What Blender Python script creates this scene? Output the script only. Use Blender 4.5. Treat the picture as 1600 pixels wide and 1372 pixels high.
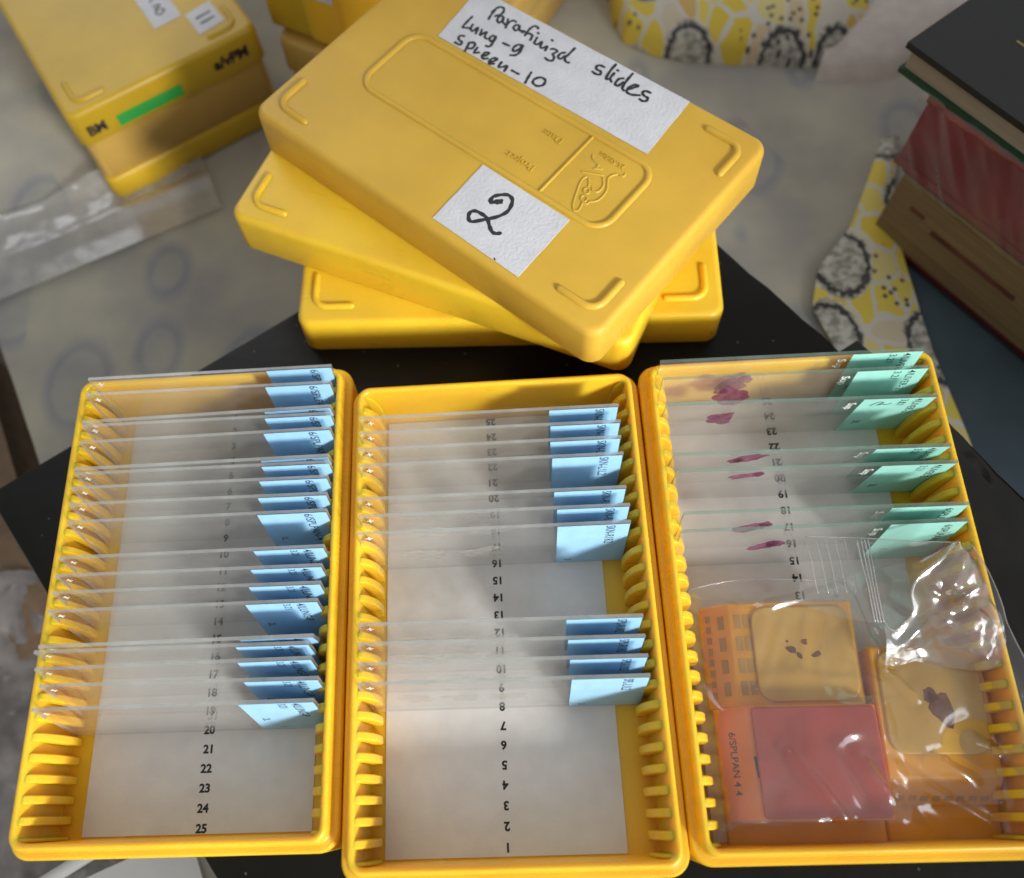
import bpy, bmesh, math, random
from mathutils import Vector, Matrix, Euler, noise
random.seed(7)
MM = 0.001
S = bpy.context.scene
for o in list(bpy.data.objects):
    bpy.data.objects.remove(o, do_unlink=True)

# ------------------------------------------------------------------ camera
cam_d = bpy.data.cameras.new('camera')
cam = bpy.data.objects.new('camera', cam_d)
S.collection.objects.link(cam)
cam.location = (4.968*MM, -55.062*MM, 250.088*MM)
cam.rotation_euler = (0.370635, 0.067205, -0.028158)
cam_d.sensor_fit = 'HORIZONTAL'
cam_d.sensor_width = 36.0
cam_d.lens = 29.372
cam_d.shift_x = 0.04002
cam_d.shift_y = 0.05105
cam_d.clip_start = 0.01
cam_d.clip_end = 50.0
cam_d.dof.use_dof = True
cam_d.dof.focus_distance = 0.235
cam_d.dof.aperture_fstop = 8.0
S.camera = cam

# ------------------------------------------------------------------ world, lamps, exposure
world = bpy.data.worlds.new('World')
S.world = world
world.use_nodes = True
wn = world.node_tree.nodes
wn['Background'].inputs[0].default_value = (1.0, 0.985, 0.965, 1)
wn['Background'].inputs[1].default_value = 0.44

def look_at(o, target):
    d = Vector(target) - o.location
    o.rotation_euler = d.to_track_quat('-Z', 'Y').to_euler()

sun_dir = Vector((0.78, -1.0, 0.56)).normalized()
# low sun scattered by the window glass: a cluster of lamps makes one broad source, each beam limited by the window opening
aim = Vector((-0.008, 0.0257, 0.028))
side = Vector((0, 0, 1)).cross(sun_dir).normalized()
upv = sun_dir.cross(side).normalized()
sd = bpy.data.lights.new('window_sunbeam', 'SPOT')
sd.energy = 29.0
sd.color = (1.0, 0.96, 0.89)
sd.shadow_soft_size = 0.05
sd.spot_size = math.radians(7.6)
sd.spot_blend = 0.25
for i in range(-2, 3):
    for j in range(-2, 3):
        if abs(i+j) > 2: continue
        sun = bpy.data.objects.new('window_sunbeam', sd)
        S.collection.objects.link(sun)
        sun.location = aim + sun_dir*3.0 + side*(0.1*(i+0.5*j)) + upv*(0.0866*j)
        look_at(sun, aim)
        sun.scale = (1.0, 0.345, 1.0)

ad = bpy.data.lights.new('window_sky', 'AREA')           # the sky seen through the same window
win = bpy.data.objects.new('window_sky', ad)
S.collection.objects.link(win)
win.location = (1.5, -1.0, 0.85)
look_at(win, (0, 0.03, 0))
ad.shape = 'RECTANGLE'
ad.size = 0.9
ad.size_y = 1.1
ad.energy = 13.0
ad.color = (0.86, 0.93, 1.0)

ad2 = bpy.data.lights.new('far_window', 'AREA')           # a second, dimmer window behind the table
win2 = bpy.data.objects.new('far_window', ad2)
S.collection.objects.link(win2)
win2.location = (-0.75, 1.5, 0.95)
look_at(win2, (-0.05, 0.12, 0))
ad2.shape = 'RECTANGLE'
ad2.size = 0.7
ad2.size_y = 0.9
ad2.energy = 4.0
ad2.color = (0.95, 0.97, 1.0)

S.view_settings.view_transform = 'Standard'
S.view_settings.look = 'None'
S.view_settings.gamma = 1.0
S.view_settings.exposure = 0.0
S.view_settings.use_curve_mapping = False
S.render.engine = 'CYCLES'
cy = S.cycles
cy.use_denoising = True
cy.max_bounces = 24
cy.diffuse_bounces = 5
cy.glossy_bounces = 10
cy.transmission_bounces = 12
cy.transparent_max_bounces = 96
cy.caustics_reflective = False
cy.caustics_refractive = False
cy.sample_clamp_indirect = 6.0
cy.blur_glossy = 0.3

# ------------------------------------------------------------------ materials
def new_mat(name):
    m = bpy.data.materials.new(name)
    m.use_nodes = True
    nt = m.node_tree
    b = nt.nodes['Principled BSDF']
    return m, nt, b

def L(nt, a, b):
    nt.links.new(a, b)

def node(nt, t, **kw):
    n = nt.nodes.new(t)
    for k, v in kw.items():
        setattr(n, k, v)
    return n

def bump(nt, b, scale, strength, detail=3.0, dist=0.0002, coord='Object'):
    tc = node(nt, 'ShaderNodeTexCoord')
    nz = node(nt, 'ShaderNodeTexNoise')
    nz.inputs['Scale'].default_value = scale
    nz.inputs['Detail'].default_value = detail
    L(nt, tc.outputs[coord], nz.inputs['Vector'])
    bp = node(nt, 'ShaderNodeBump')
    bp.inputs['Strength'].default_value = strength
    bp.inputs['Distance'].default_value = dist
    L(nt, nz.outputs['Fac'], bp.inputs['Height'])
    L(nt, bp.outputs['Normal'], b.inputs['Normal'])
    return tc, nz

def mottled(nt, b, c1, c2, scale, lo=0.35, hi=0.65, detail=4.0):
    tc = node(nt, 'ShaderNodeTexCoord')
    nz = node(nt, 'ShaderNodeTexNoise')
    nz.inputs['Scale'].default_value = scale
    nz.inputs['Detail'].default_value = detail
    L(nt, tc.outputs['Object'], nz.inputs['Vector'])
    r = node(nt, 'ShaderNodeValToRGB')
    r.color_ramp.elements[0].position = lo
    r.color_ramp.elements[1].position = hi
    r.color_ramp.elements[0].color = (*c1, 1)
    r.color_ramp.elements[1].color = (*c2, 1)
    L(nt, nz.outputs['Fac'], r.inputs['Fac'])
    L(nt, r.outputs['Color'], b.inputs['Base Color'])
    return r

def plastic(name, col, rough=0.35, sss=0.0, var=0.06, bstr=0.05, spec=0.5, wear=False):
    m, nt, b = new_mat(name)
    mottled(nt, b, tuple(c*(1-var) for c in col), tuple(min(1, c*(1+var)) for c in col), 45.0)
    b.inputs['Roughness'].default_value = rough
    b.inputs['Specular IOR Level'].default_value = spec
    if wear:
        tc = node(nt, 'ShaderNodeTexCoord')
        mp = node(nt, 'ShaderNodeMapping')
        mp.inputs['Rotation'].default_value = (0, 0, 0.6)
        mp.inputs['Scale'].default_value = (60, 700, 300)
        L(nt, tc.outputs['Object'], mp.inputs['Vector'])
        n1 = node(nt, 'ShaderNodeTexNoise')
        n1.inputs['Scale'].default_value = 1.0
        n1.inputs['Detail'].default_value = 5.0
        L(nt, mp.outputs[0], n1.inputs['Vector'])
        n2 = node(nt, 'ShaderNodeTexNoise')
        n2.inputs['Scale'].default_value = 35.0
        n2.inputs['Detail'].default_value = 5.0
        L(nt, tc.outputs['Object'], n2.inputs['Vector'])
        mu = node(nt, 'ShaderNodeMath', operation='MULTIPLY')
        L(nt, n1.outputs['Fac'], mu.inputs[0]); L(nt, n2.outputs['Fac'], mu.inputs[1])
        mr = node(nt, 'ShaderNodeMapRange')
        mr.inputs['From Min'].default_value = 0.12
        mr.inputs['From Max'].default_value = 0.42
        mr.inputs['To Min'].default_value = rough*0.8
        mr.inputs['To Max'].default_value = rough*1.45
        L(nt, mu.outputs[0], mr.inputs['Value'])
        L(nt, mr.outputs['Result'], b.inputs['Roughness'])
    if sss:
        b.inputs['Subsurface Weight'].default_value = sss
        b.inputs['Subsurface Radius'].default_value = (1.5, 0.40, 0.04)
        b.inputs['Subsurface Scale'].default_value = 0.0055
    if bstr:
        bump(nt, b, 900.0, bstr, 2.0)
    return m

YELLOW = plastic('yellow_plastic', (0.83, 0.495, 0.028), 0.30, 0.5, wear=True)
YELLOW_LID = plastic('matte_yellow_plastic', (0.66, 0.40, 0.05), 0.36, 0.25, bstr=0.07, wear=True, spec=0.35)
YELLOW_OLD = plastic('stacked_box_plastic', (0.56, 0.36, 0.018), 0.4, 0.1)
TAN = plastic('tan_yellow_plastic', (0.54, 0.34, 0.08), 0.35, 0.1)
INK = plastic('black_ink', (0.018, 0.018, 0.022), 0.55, var=0.3, bstr=0)
PRINT = plastic('printed_ink', (0.012, 0.012, 0.014), 0.6, bstr=0)
WHITE_INK = plastic('white_ink', (0.86, 0.86, 0.84), 0.5, bstr=0)

def paper(name, c1, c2, bscale, bstr):
    m, nt, b = new_mat(name)
    mottled(nt, b, c1, c2, 160.0, 0.3, 0.7)
    b.inputs['Roughness'].default_value = 0.8
    b.inputs['Specular IOR Level'].default_value = 0.2
    bump(nt, b, bscale, bstr, 4.0, 0.0004)
    return m

TEXTURED_PAPER = paper('textured_paper', (0.58, 0.595, 0.645), (0.66, 0.675, 0.72), 900.0, 0.55)
CARD = paper('index_card_paper', (0.66, 0.655, 0.65), (0.72, 0.715, 0.71), 1500.0, 0.15)

def label_mat(name, col):
    m, nt, b = new_mat(name)
    mottled(nt, b, tuple(c*0.95 for c in col), tuple(min(1, c*1.03) for c in col), 300.0)
    b.inputs['Roughness'].default_value = 0.5
    bump(nt, b, 4000.0, 0.06, 2.0)
    return m

BLUE_LABEL = label_mat('pale_blue_frosted_paint', (0.33, 0.61, 0.88))
GREEN_LABEL = label_mat('mint_green_frosted_paint', (0.33, 0.71, 0.63))

def thin_film(name, tint, f0, power, rough, haze, haze_col, gain=1.0, bscale=0, bstr=0.0, dust=True):
    """clear sheet: what lies behind shows through, a Schlick share is mirrored, a little light is scattered"""
    m = bpy.data.materials.new(name)
    m.use_nodes = True
    nt = m.node_tree
    nt.nodes.remove(nt.nodes['Principled BSDF'])
    out = nt.nodes['Material Output']
    tr = node(nt, 'ShaderNodeBsdfTransparent')
    tr.inputs[0].default_value = (*tint, 1)
    gl = node(nt, 'ShaderNodeBsdfGlossy')
    gl.inputs['Roughness'].default_value = rough
    df = node(nt, 'ShaderNodeBsdfDiffuse')
    df.inputs[0].default_value = (*haze_col, 1)
    lw = node(nt, 'ShaderNodeLayerWeight')
    lw.inputs['Blend'].default_value = 0.5
    pw = node(nt, 'ShaderNodeMath', operation='POWER')
    L(nt, lw.outputs['Facing'], pw.inputs[0])
    pw.inputs[1].default_value = power
    ma = node(nt, 'ShaderNodeMath', operation='MULTIPLY_ADD')
    L(nt, pw.outputs[0], ma.inputs[0])
    ma.inputs[1].default_value = gain*(1-f0)
    ma.inputs[2].default_value = f0
    ma.use_clamp = True
    mx1 = node(nt, 'ShaderNodeMixShader')
    if dust:
        tc = node(nt, 'ShaderNodeTexCoord')
        nz = node(nt, 'ShaderNodeTexNoise')
        nz.inputs['Scale'].default_value = 70.0
        nz.inputs['Detail'].default_value = 6.0
        L(nt, tc.outputs['Object'], nz.inputs['Vector'])
        mr = node(nt, 'ShaderNodeMapRange')
        mr.inputs['From Min'].default_value = 0.3
        mr.inputs['From Max'].default_value = 0.75
        mr.inputs['To Min'].default_value = haze*0.6
        mr.inputs['To Max'].default_value = haze*1.5
        L(nt, nz.outputs['Fac'], mr.inputs['Value'])
        L(nt, mr.outputs['Result'], mx1.inputs[0])
    else:
        mx1.inputs[0].default_value = haze
    L(nt, tr.outputs[0], mx1.inputs[1])
    L(nt, df.outputs[0], mx1.inputs[2])
    mx2 = node(nt, 'ShaderNodeMixShader')
    L(nt, ma.outputs[0], mx2.inputs[0])
    L(nt, mx1.outputs[0], mx2.inputs[1])
    L(nt, gl.outputs[0], mx2.inputs[2])
    L(nt, mx2.outputs[0], out.inputs['Surface'])
    if bscale:
        tc2 = node(nt, 'ShaderNodeTexCoord')
        n2 = node(nt, 'ShaderNodeTexNoise')
        n2.inputs['Scale'].default_value = bscale
        n2.inputs['Detail'].default_value = 3.0
        L(nt, tc2.outputs['Object'], n2.inputs['Vector'])
        bp = node(nt, 'ShaderNodeBump')
        bp.inputs['Strength'].default_value = bstr
        bp.inputs['Distance'].default_value = 0.001
        L(nt, n2.outputs['Fac'], bp.inputs['Height'])
        L(nt, bp.outputs['Normal'], gl.inputs['Normal'])
        L(nt, bp.outputs['Normal'], lw.inputs['Normal'])
    return m

GLASS = thin_film('slide_glass', (0.994, 0.996, 0.995), 0.035, 5.0, 0.02, 0.042, (0.88, 0.88, 0.88))
GLASS_EDGE = thin_film('slide_cut_edge', (0.76, 0.80, 0.78), 0.10, 3.0, 0.18, 0.42, (0.60, 0.62, 0.61))
GREEN_EDGE = thin_film('green_slide_cut_edge', (0.66, 0.80, 0.74), 0.05, 4.0, 0.25, 0.25, (0.34, 0.48, 0.42))
FILM = thin_film('clear_bag_film', (0.95, 0.95, 0.945), 0.10, 2.6, 0.15, 0.04, (0.84, 0.81, 0.80), 1.0, 130.0, 0.10)
FILM_EDGE = thin_film('bag_film_fold', (0.9, 0.9, 0.9), 0.15, 2.0, 0.12, 0.30, (0.85, 0.85, 0.86))
SLEEVE = thin_film('cloudy_sleeve_film', (0.92, 0.92, 0.92), 0.08, 2.5, 0.2, 0.34, (0.62, 0.60, 0.58), 1.0, 60.0, 0.4)

def translucent_plastic(name, col, rough, sss=0.6, scale=0.006):
    m, nt, b = new_mat(name)
    mottled(nt, b, tuple(c*0.9 for c in col), tuple(min(1, c*1.08) for c in col), 60.0)
    b.inputs['Roughness'].default_value = rough
    b.inputs['Subsurface Weight'].default_value = sss
    b.inputs['Subsurface Radius'].default_value = (1.0, 0.5, 0.2)
    b.inputs['Subsurface Scale'].default_value = scale
    return m

ORANGE = translucent_plastic('orange_cassette_plastic', (0.85, 0.37, 0.02), 0.35)
WAX = translucent_plastic('paraffin_wax', (0.78, 0.38, 0.075), 0.4, 0.6, 0.005)
RED_WAX = translucent_plastic('red_tinted_wax', (0.45, 0.07, 0.055), 0.3, 0.6, 0.005)
RED_BODY = translucent_plastic('red_orange_cassette_plastic', (0.85, 0.24, 0.035), 0.35)
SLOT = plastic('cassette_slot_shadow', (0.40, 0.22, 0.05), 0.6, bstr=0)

def stain_mat(name, c1, c2, veil, lo=0.35, hi=0.85, sc=500.0):
    m = bpy.data.materials.new(name)
    m.use_nodes = True
    nt = m.node_tree
    b = nt.nodes['Principled BSDF']
    out = nt.nodes['Material Output']
    mottled(nt, b, c1, c2, 400.0)
    b.inputs['Roughness'].default_value = 0.5
    tr = node(nt, 'ShaderNodeBsdfTransparent')
    tr.inputs[0].default_value = (*veil, 1)
    mx = node(nt, 'ShaderNodeMixShader')
    tc = node(nt, 'ShaderNodeTexCoord')
    nz = node(nt, 'ShaderNodeTexNoise')
    nz.inputs['Scale'].default_value = sc
    L(nt, tc.outputs['Object'], nz.inputs['Vector'])
    mr = node(nt, 'ShaderNodeMapRange')
    mr.inputs['From Min'].default_value = 0.3
    mr.inputs['From Max'].default_value = 0.7
    mr.inputs['To Min'].default_value = lo
    mr.inputs['To Max'].default_value = hi
    L(nt, nz.outputs['Fac'], mr.inputs['Value'])
    L(nt, mr.outputs['Result'], mx.inputs[0])
    L(nt, tr.outputs[0], mx.inputs[1])
    L(nt, b.outputs[0], mx.inputs[2])
    L(nt, mx.outputs[0], out.inputs['Surface'])
    return m
STAIN = stain_mat('pink_tissue_stain', (0.12, 0.03, 0.07), (0.26, 0.09, 0.17), (0.72, 0.42, 0.55))
SPECIMEN = stain_mat('brown_tissue_in_wax', (0.12, 0.05, 0.03), (0.24, 0.11, 0.07), (0.7, 0.45, 0.35), 0.1, 0.95, 260.0)

def black_plastic():
    m, nt, b = new_mat('black_wrinkled_plastic')
    mottled(nt, b, (0.003, 0.003, 0.003), (0.007, 0.007, 0.006), 25.0)
    b.inputs['Roughness'].default_value = 0.42
    b.inputs['Specular IOR Level'].default_value = 0.22
    tc, nz_ = bump(nt, b, 38.0, 0.35, 5.0, 0.002)
    col = b.inputs['Base Color'].links[0].from_socket
    v = node(nt, 'ShaderNodeTexVoronoi', feature='F1', voronoi_dimensions='2D')        # lint and dust specks
    v.inputs['Scale'].default_value = 55.0
    L(nt, tc.outputs['Object'], v.inputs['Vector'])
    n3 = node(nt, 'ShaderNodeTexNoise')
    n3.inputs['Scale'].default_value = 900.0
    L(nt, tc.outputs['Object'], n3.inputs['Vector'])
    th = node(nt, 'ShaderNodeMath', operation='MULTIPLY_ADD')
    L(nt, n3.outputs['Fac'], th.inputs[0]); th.inputs[1].default_value = 0.05
    L(nt, v.outputs['Distance'], th.inputs[2])
    lt = node(nt, 'ShaderNodeMath', operation='LESS_THAN')
    L(nt, th.outputs[0], lt.inputs[0]); lt.inputs[1].default_value = 0.045
    mx = node(nt, 'ShaderNodeMixRGB')
    mx.inputs[2].default_value = (0.07, 0.07, 0.065, 1)
    L(nt, lt.outputs[0], mx.inputs[0]); L(nt, col, mx.inputs[1])
    L(nt, mx.outputs[0], b.inputs['Base Color'])
    return m
BLACK = black_plastic()

def fabric_face():
    """white cotton printed with yellow petals, fringed kiwi slices and scattered black pips"""
    m, nt, b = new_mat('kiwi_print_fabric')
    tc = node(nt, 'ShaderNodeTexCoord')
    nz = node(nt, 'ShaderNodeTexNoise')
    nz.inputs['Scale'].default_value = 60.0
    L(nt, tc.outputs['Object'], nz.inputs['Vector'])
    warp = node(nt, 'ShaderNodeVectorMath', operation='MULTIPLY_ADD')
    L(nt, nz.outputs['Color'], warp.inputs[0])
    warp.inputs[1].default_value = (0.009, 0.009, 0.004)
    squash = node(nt, 'ShaderNodeMapping')
    squash.inputs['Scale'].default_value = (1.15, 0.75, 1.0)
    squash.inputs['Rotation'].default_value = (0, 0, 0.7)
    L(nt, tc.outputs['Object'], squash.inputs['Vector'])
    L(nt, squash.outputs[0], warp.inputs[2])
    # petals
    v1 = node(nt, 'ShaderNodeTexVoronoi', feature='DISTANCE_TO_EDGE', voronoi_dimensions='2D')
    v1.inputs['Scale'].default_value = 80.0
    L(nt, warp.outputs[0], v1.inputs['Vector'])
    petal = node(nt, 'ShaderNodeMath', operation='GREATER_THAN')
    petal.inputs[1].default_value = 0.075
    L(nt, v1.outputs['Distance'], petal.inputs[0])
    v1c = node(nt, 'ShaderNodeTexVoronoi', feature='F1', voronoi_dimensions='2D')
    v1c.inputs['Scale'].default_value = 80.0
    L(nt, warp.outputs[0], v1c.inputs['Vector'])
    sepc = node(nt, 'ShaderNodeSeparateColor')
    L(nt, v1c.outputs['Color'], sepc.inputs[0])
    pc = node(nt, 'ShaderNodeValToRGB')
    e = pc.color_ramp.elements
    e[0].color = (0.62, 0.47, 0.05, 1); e[1].color = (0.56, 0.34, 0.02, 1)
    e.new(0.55).color = (0.66, 0.55, 0.10, 1)
    e.new(0.8).color = (0.56, 0.55, 0.50, 1)
    L(nt, sepc.outputs[0], pc.inputs['Fac'])
    base = node(nt, 'ShaderNodeMixRGB')
    base.inputs[1].default_value = (0.56, 0.55, 0.50, 1)
    rnd = node(nt, 'ShaderNodeMath', operation='LESS_THAN')
    rnd.inputs[1].default_value = 0.72
    L(nt, v1c.outputs['Distance'], rnd.inputs[0])
    pet2 = node(nt, 'ShaderNodeMath', operation='MULTIPLY')
    L(nt, petal.outputs[0], pet2.inputs[0]); L(nt, rnd.outputs[0], pet2.inputs[1])
    L(nt, pet2.outputs[0], base.inputs[0])
    L(nt, pc.outputs['Color'], base.inputs[2])
    # kiwi slices
    st = node(nt, 'ShaderNodeMapping')
    st.inputs['Scale'].default_value = (1.25, 0.8, 1.0)
    st.inputs['Location'].default_value = (0.012, 0.004, 0.0)
    L(nt, tc.outputs['Object'], st.inputs['Vector'])
    v2 = node(nt, 'ShaderNodeTexVoronoi', feature='F1', voronoi_dimensions='2D')
    v2.inputs['Scale'].default_value = 24.0
    v2.inputs['Randomness'].default_value = 0.7
    L(nt, st.outputs[0], v2.inputs['Vector'])
    fr = node(nt, 'ShaderNodeTexNoise')
    fr.inputs['Scale'].default_value = 420.0
    L(nt, tc.outputs['Object'], fr.inputs['Vector'])
    add = node(nt, 'ShaderNodeMath', operation='MULTIPLY_ADD')
    L(nt, fr.outputs['Fac'], add.inputs[0])
    add.inputs[1].default_value = 0.11
    L(nt, v2.outputs['Distance'], add.inputs[2])
    kr = node(nt, 'ShaderNodeValToRGB')
    kr.color_ramp.interpolation = 'CONSTANT'
    e = kr.color_ramp.elements
    e[0].color = (0.52, 0.52, 0.48, 1); e[0].position = 0.0
    e[1].color = (0.085, 0.085, 0.09, 1); e[1].position = 0.33
    e.new(0.385).color = (0.56, 0.55, 0.50, 1)
    e.new(0.415).color = (0, 0, 0, 1)
    L(nt, add.outputs[0], kr.inputs['Fac'])
    kn = node(nt, 'ShaderNodeTexNoise')
    kn.inputs['Scale'].default_value = 330.0
    kn.inputs['Detail'].default_value = 3.0
    L(nt, tc.outputs['Object'], kn.inputs['Vector'])
    kv = node(nt, 'ShaderNodeValToRGB')
    kv.color_ramp.elements[0].color = (0.45, 0.45, 0.42, 1); kv.color_ramp.elements[0].position = 0.38
    kv.color_ramp.elements[1].color = (1.0, 1.0, 0.97, 1); kv.color_ramp.elements[1].position = 0.62
    L(nt, kn.outputs['Fac'], kv.inputs['Fac'])
    km = node(nt, 'ShaderNodeMixRGB', blend_type='MULTIPLY')
    km.inputs[0].default_value = 1.0
    L(nt, kr.outputs['Color'], km.inputs[1]); L(nt, kv.outputs['Color'], km.inputs[2])
    inside = node(nt, 'ShaderNodeMath', operation='LESS_THAN')
    inside.inputs[1].default_value = 0.415
    L(nt, add.outputs[0], inside.inputs[0])
    mix2 = node(nt, 'ShaderNodeMixRGB')
    L(nt, inside.outputs[0], mix2.inputs[0])
    L(nt, base.outputs[0], mix2.inputs[1])
    L(nt, km.outputs[0], mix2.inputs[2])
    # pips, only in patches
    v3 = node(nt, 'ShaderNodeTexVoronoi', feature='F1', voronoi_dimensions='2D')
    v3.inputs['Scale'].default_value = 190.0
    L(nt, tc.outputs['Object'], v3.inputs['Vector'])
    pip = node(nt, 'ShaderNodeMath', operation='LESS_THAN')
    pip.inputs[1].default_value = 0.19
    L(nt, v3.outputs['Distance'], pip.inputs[0])
    pat = node(nt, 'ShaderNodeTexNoise')
    pat.inputs['Scale'].default_value = 26.0
    L(nt, tc.outputs['Object'], pat.inputs['Vector'])
    pg = node(nt, 'ShaderNodeMath', operation='GREATER_THAN')
    pg.inputs[1].default_value = 0.54
    L(nt, pat.outputs['Fac'], pg.inputs[0])
    both = node(nt, 'ShaderNodeMath', operation='MULTIPLY')
    L(nt, pip.outputs[0], both.inputs[0]); L(nt, pg.outputs[0], both.inputs[1])
    mix3 = node(nt, 'ShaderNodeMixRGB')
    L(nt, both.outputs[0], mix3.inputs[0])
    L(nt, mix2.outputs[0], mix3.inputs[1])
    mix3.inputs[2].default_value = (0.07, 0.07, 0.07, 1)
    L(nt, mix3.outputs[0], b.inputs['Base Color'])
    b.inputs['Roughness'].default_value = 0.9
    bump(nt, b, 2500.0, 0.15, 2.0, 0.0003)
    return m
PRINT_FABRIC = fabric_face()

def fabric_back():
    """the reverse of the same cloth: the print only shows through as faint bluish rings and blotches"""
    m, nt, b = new_mat('faded_fabric_reverse')
    tc = node(nt, 'ShaderNodeTexCoord')
    st = node(nt, 'ShaderNodeMapping')
    st.inputs['Scale'].default_value = (1.2, 0.8, 1.0)
    st.inputs['Location'].default_value = (0.02, 0.013, 0.0)
    L(nt, tc.outputs['Object'], st.inputs['Vector'])
    v = node(nt, 'ShaderNodeTexVoronoi', feature='F1', voronoi_dimensions='2D')
    v.inputs['Scale'].default_value = 23.0
    v.inputs['Randomness'].default_value = 0.85
    L(nt, st.outputs[0], v.inputs['Vector'])
    r = node(nt, 'ShaderNodeValToRGB')
    e = r.color_ramp.elements
    A_ = (0.41, 0.40, 0.355, 1)
    e[0].color = (0.39, 0.385, 0.35, 1); e[0].position = 0.0
    e[1].color = A_; e[1].position = 0.46
    e.new(0.28).color = (0.37, 0.37, 0.35, 1)
    e.new(0.335).color = (0.30, 0.31, 0.325, 1)
    e.new(0.385).color = (0.34, 0.345, 0.345, 1)
    sc = node(nt, 'ShaderNodeSeparateColor')
    L(nt, v.outputs['Color'], sc.inputs[0])
    sel = node(nt, 'ShaderNodeMapRange')
    sel.inputs['From Min'].default_value = 0.35
    sel.inputs['From Max'].default_value = 0.75
    sel.inputs['To Min'].default_value = 0.46
    sel.inputs['To Max'].default_value = 0.0
    L(nt, sc.outputs[0], sel.inputs['Value'])
    far = node(nt, 'ShaderNodeMath', operation='ADD')
    L(nt, v.outputs['Distance'], far.inputs[0]); L(nt, sel.outputs[0], far.inputs[1])
    L(nt, far.outputs[0], r.inputs['Fac'])
    nz = node(nt, 'ShaderNodeTexNoise')
    nz.inputs['Scale'].default_value = 22.0
    nz.inputs['Detail'].default_value = 5.0
    L(nt, tc.outputs['Object'], nz.inputs['Vector'])
    r2 = node(nt, 'ShaderNodeValToRGB')
    e = r2.color_ramp.elements
    e[0].color = (0.70, 0.70, 0.76, 1); e[0].position = 0.33
    e[1].color = (1.05, 1.03, 0.93, 1); e[1].position = 0.68
    L(nt, nz.outputs['Fac'], r2.inputs['Fac'])
    mm = node(nt, 'ShaderNodeMixRGB', blend_type='MULTIPLY')
    mm.inputs[0].default_value = 1.0
    L(nt, r.outputs['Color'], mm.inputs[1])
    L(nt, r2.outputs['Color'], mm.inputs[2])
    L(nt, mm.outputs[0], b.inputs['Base Color'])
    b.inputs['Roughness'].default_value = 0.92
    bump(nt, b, 1800.0, 0.2, 2.0, 0.0003)
    return m
BACK_FABRIC = fabric_back()
PINK_FABRIC = paper('pale_pink_fabric', (0.50, 0.45, 0.42), (0.58, 0.53, 0.50), 60.0, 0.3)
TABLE = plastic('teal_grey_table_paint', (0.055, 0.085, 0.105), 0.45, var=0.12, bstr=0.1)
FLOOR = plastic('brown_floor', (0.06, 0.042, 0.028), 0.6, var=0.35, bstr=0.1)
CARTON = paper('brown_cardboard', (0.15, 0.10, 0.065), (0.20, 0.14, 0.09), 120.0, 0.3)
COVER_BLACK = plastic('black_book_cloth', (0.012, 0.013, 0.014), 0.55, bstr=0.3)
COVER_GREEN = plastic('green_book_cover', (0.012, 0.06, 0.03), 0.5, bstr=0.2)
COVER_RED = plastic('dark_red_cover', (0.24, 0.025, 0.038), 0.4, var=0.2, bstr=0.2)
MAROON = plastic('maroon_cover', (0.07, 0.008, 0.01), 0.5, var=0.2, bstr=0.2)
GILT = plastic('gilt_line', (0.30, 0.21, 0.07), 0.35, bstr=0)

def page_edge(name, c1, c2):
    m, nt, b = new_mat(name)
    tc = node(nt, 'ShaderNodeTexCoord')
    mp = node(nt, 'ShaderNodeMapping')
    mp.inputs['Scale'].default_value = (12, 12, 900)
    L(nt, tc.outputs['Object'], mp.inputs['Vector'])
    nz = node(nt, 'ShaderNodeTexNoise')
    nz.inputs['Scale'].default_value = 1.0
    nz.inputs['Detail'].default_value = 4.0
    L(nt, mp.outputs[0], nz.inputs['Vector'])
    r = node(nt, 'ShaderNodeValToRGB')
    r.color_ramp.elements[0].color = (*c1, 1); r.color_ramp.elements[0].position = 0.3
    r.color_ramp.elements[1].color = (*c2, 1); r.color_ramp.elements[1].position = 0.7
    L(nt, nz.outputs['Fac'], r.inputs['Fac'])
    L(nt, r.outputs['Color'], b.inputs['Base Color'])
    b.inputs['Roughness'].default_value = 0.85
    return m
PAGES = page_edge('yellowed_page_edges', (0.20, 0.145, 0.075), (0.30, 0.225, 0.12))
PAGES_GREY = page_edge('grey_page_edges', (0.26, 0.24, 0.20), (0.36, 0.33, 0.28))
GREEN_TAPE = plastic('green_tape', (0.03, 0.36, 0.06), 0.5, bstr=0.1)
GREY_FILM = plastic('grey_plastic_bag', (0.20, 0.185, 0.18), 0.3, var=0.4, bstr=0)
WHITE_SHEET = plastic('white_plastic_sheet', (0.62, 0.62, 0.61), 0.4, bstr=0.1)
SMEAR = thin_film('dried_mounting_medium', (0.98, 0.98, 0.97), 0.14, 2.5, 0.10, 0.17, (0.95, 0.93, 0.88), 1.0, 700.0, 0.8)
FILM_LIP = thin_film('curled_bag_film', (0.93, 0.93, 0.93), 0.17, 2.2, 0.17, 0.10, (0.90, 0.87, 0.88), 1.0, 60.0, 0.06)
SMUDGE = plastic('red_brown_smudge', (0.14, 0.05, 0.035), 0.8, var=0.4, bstr=0)
BLACK_FILM = plastic('glossy_black_plastic_film', (0.006, 0.006, 0.006), 0.24, var=0.3, bstr=0.0, spec=0.45)

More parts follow.
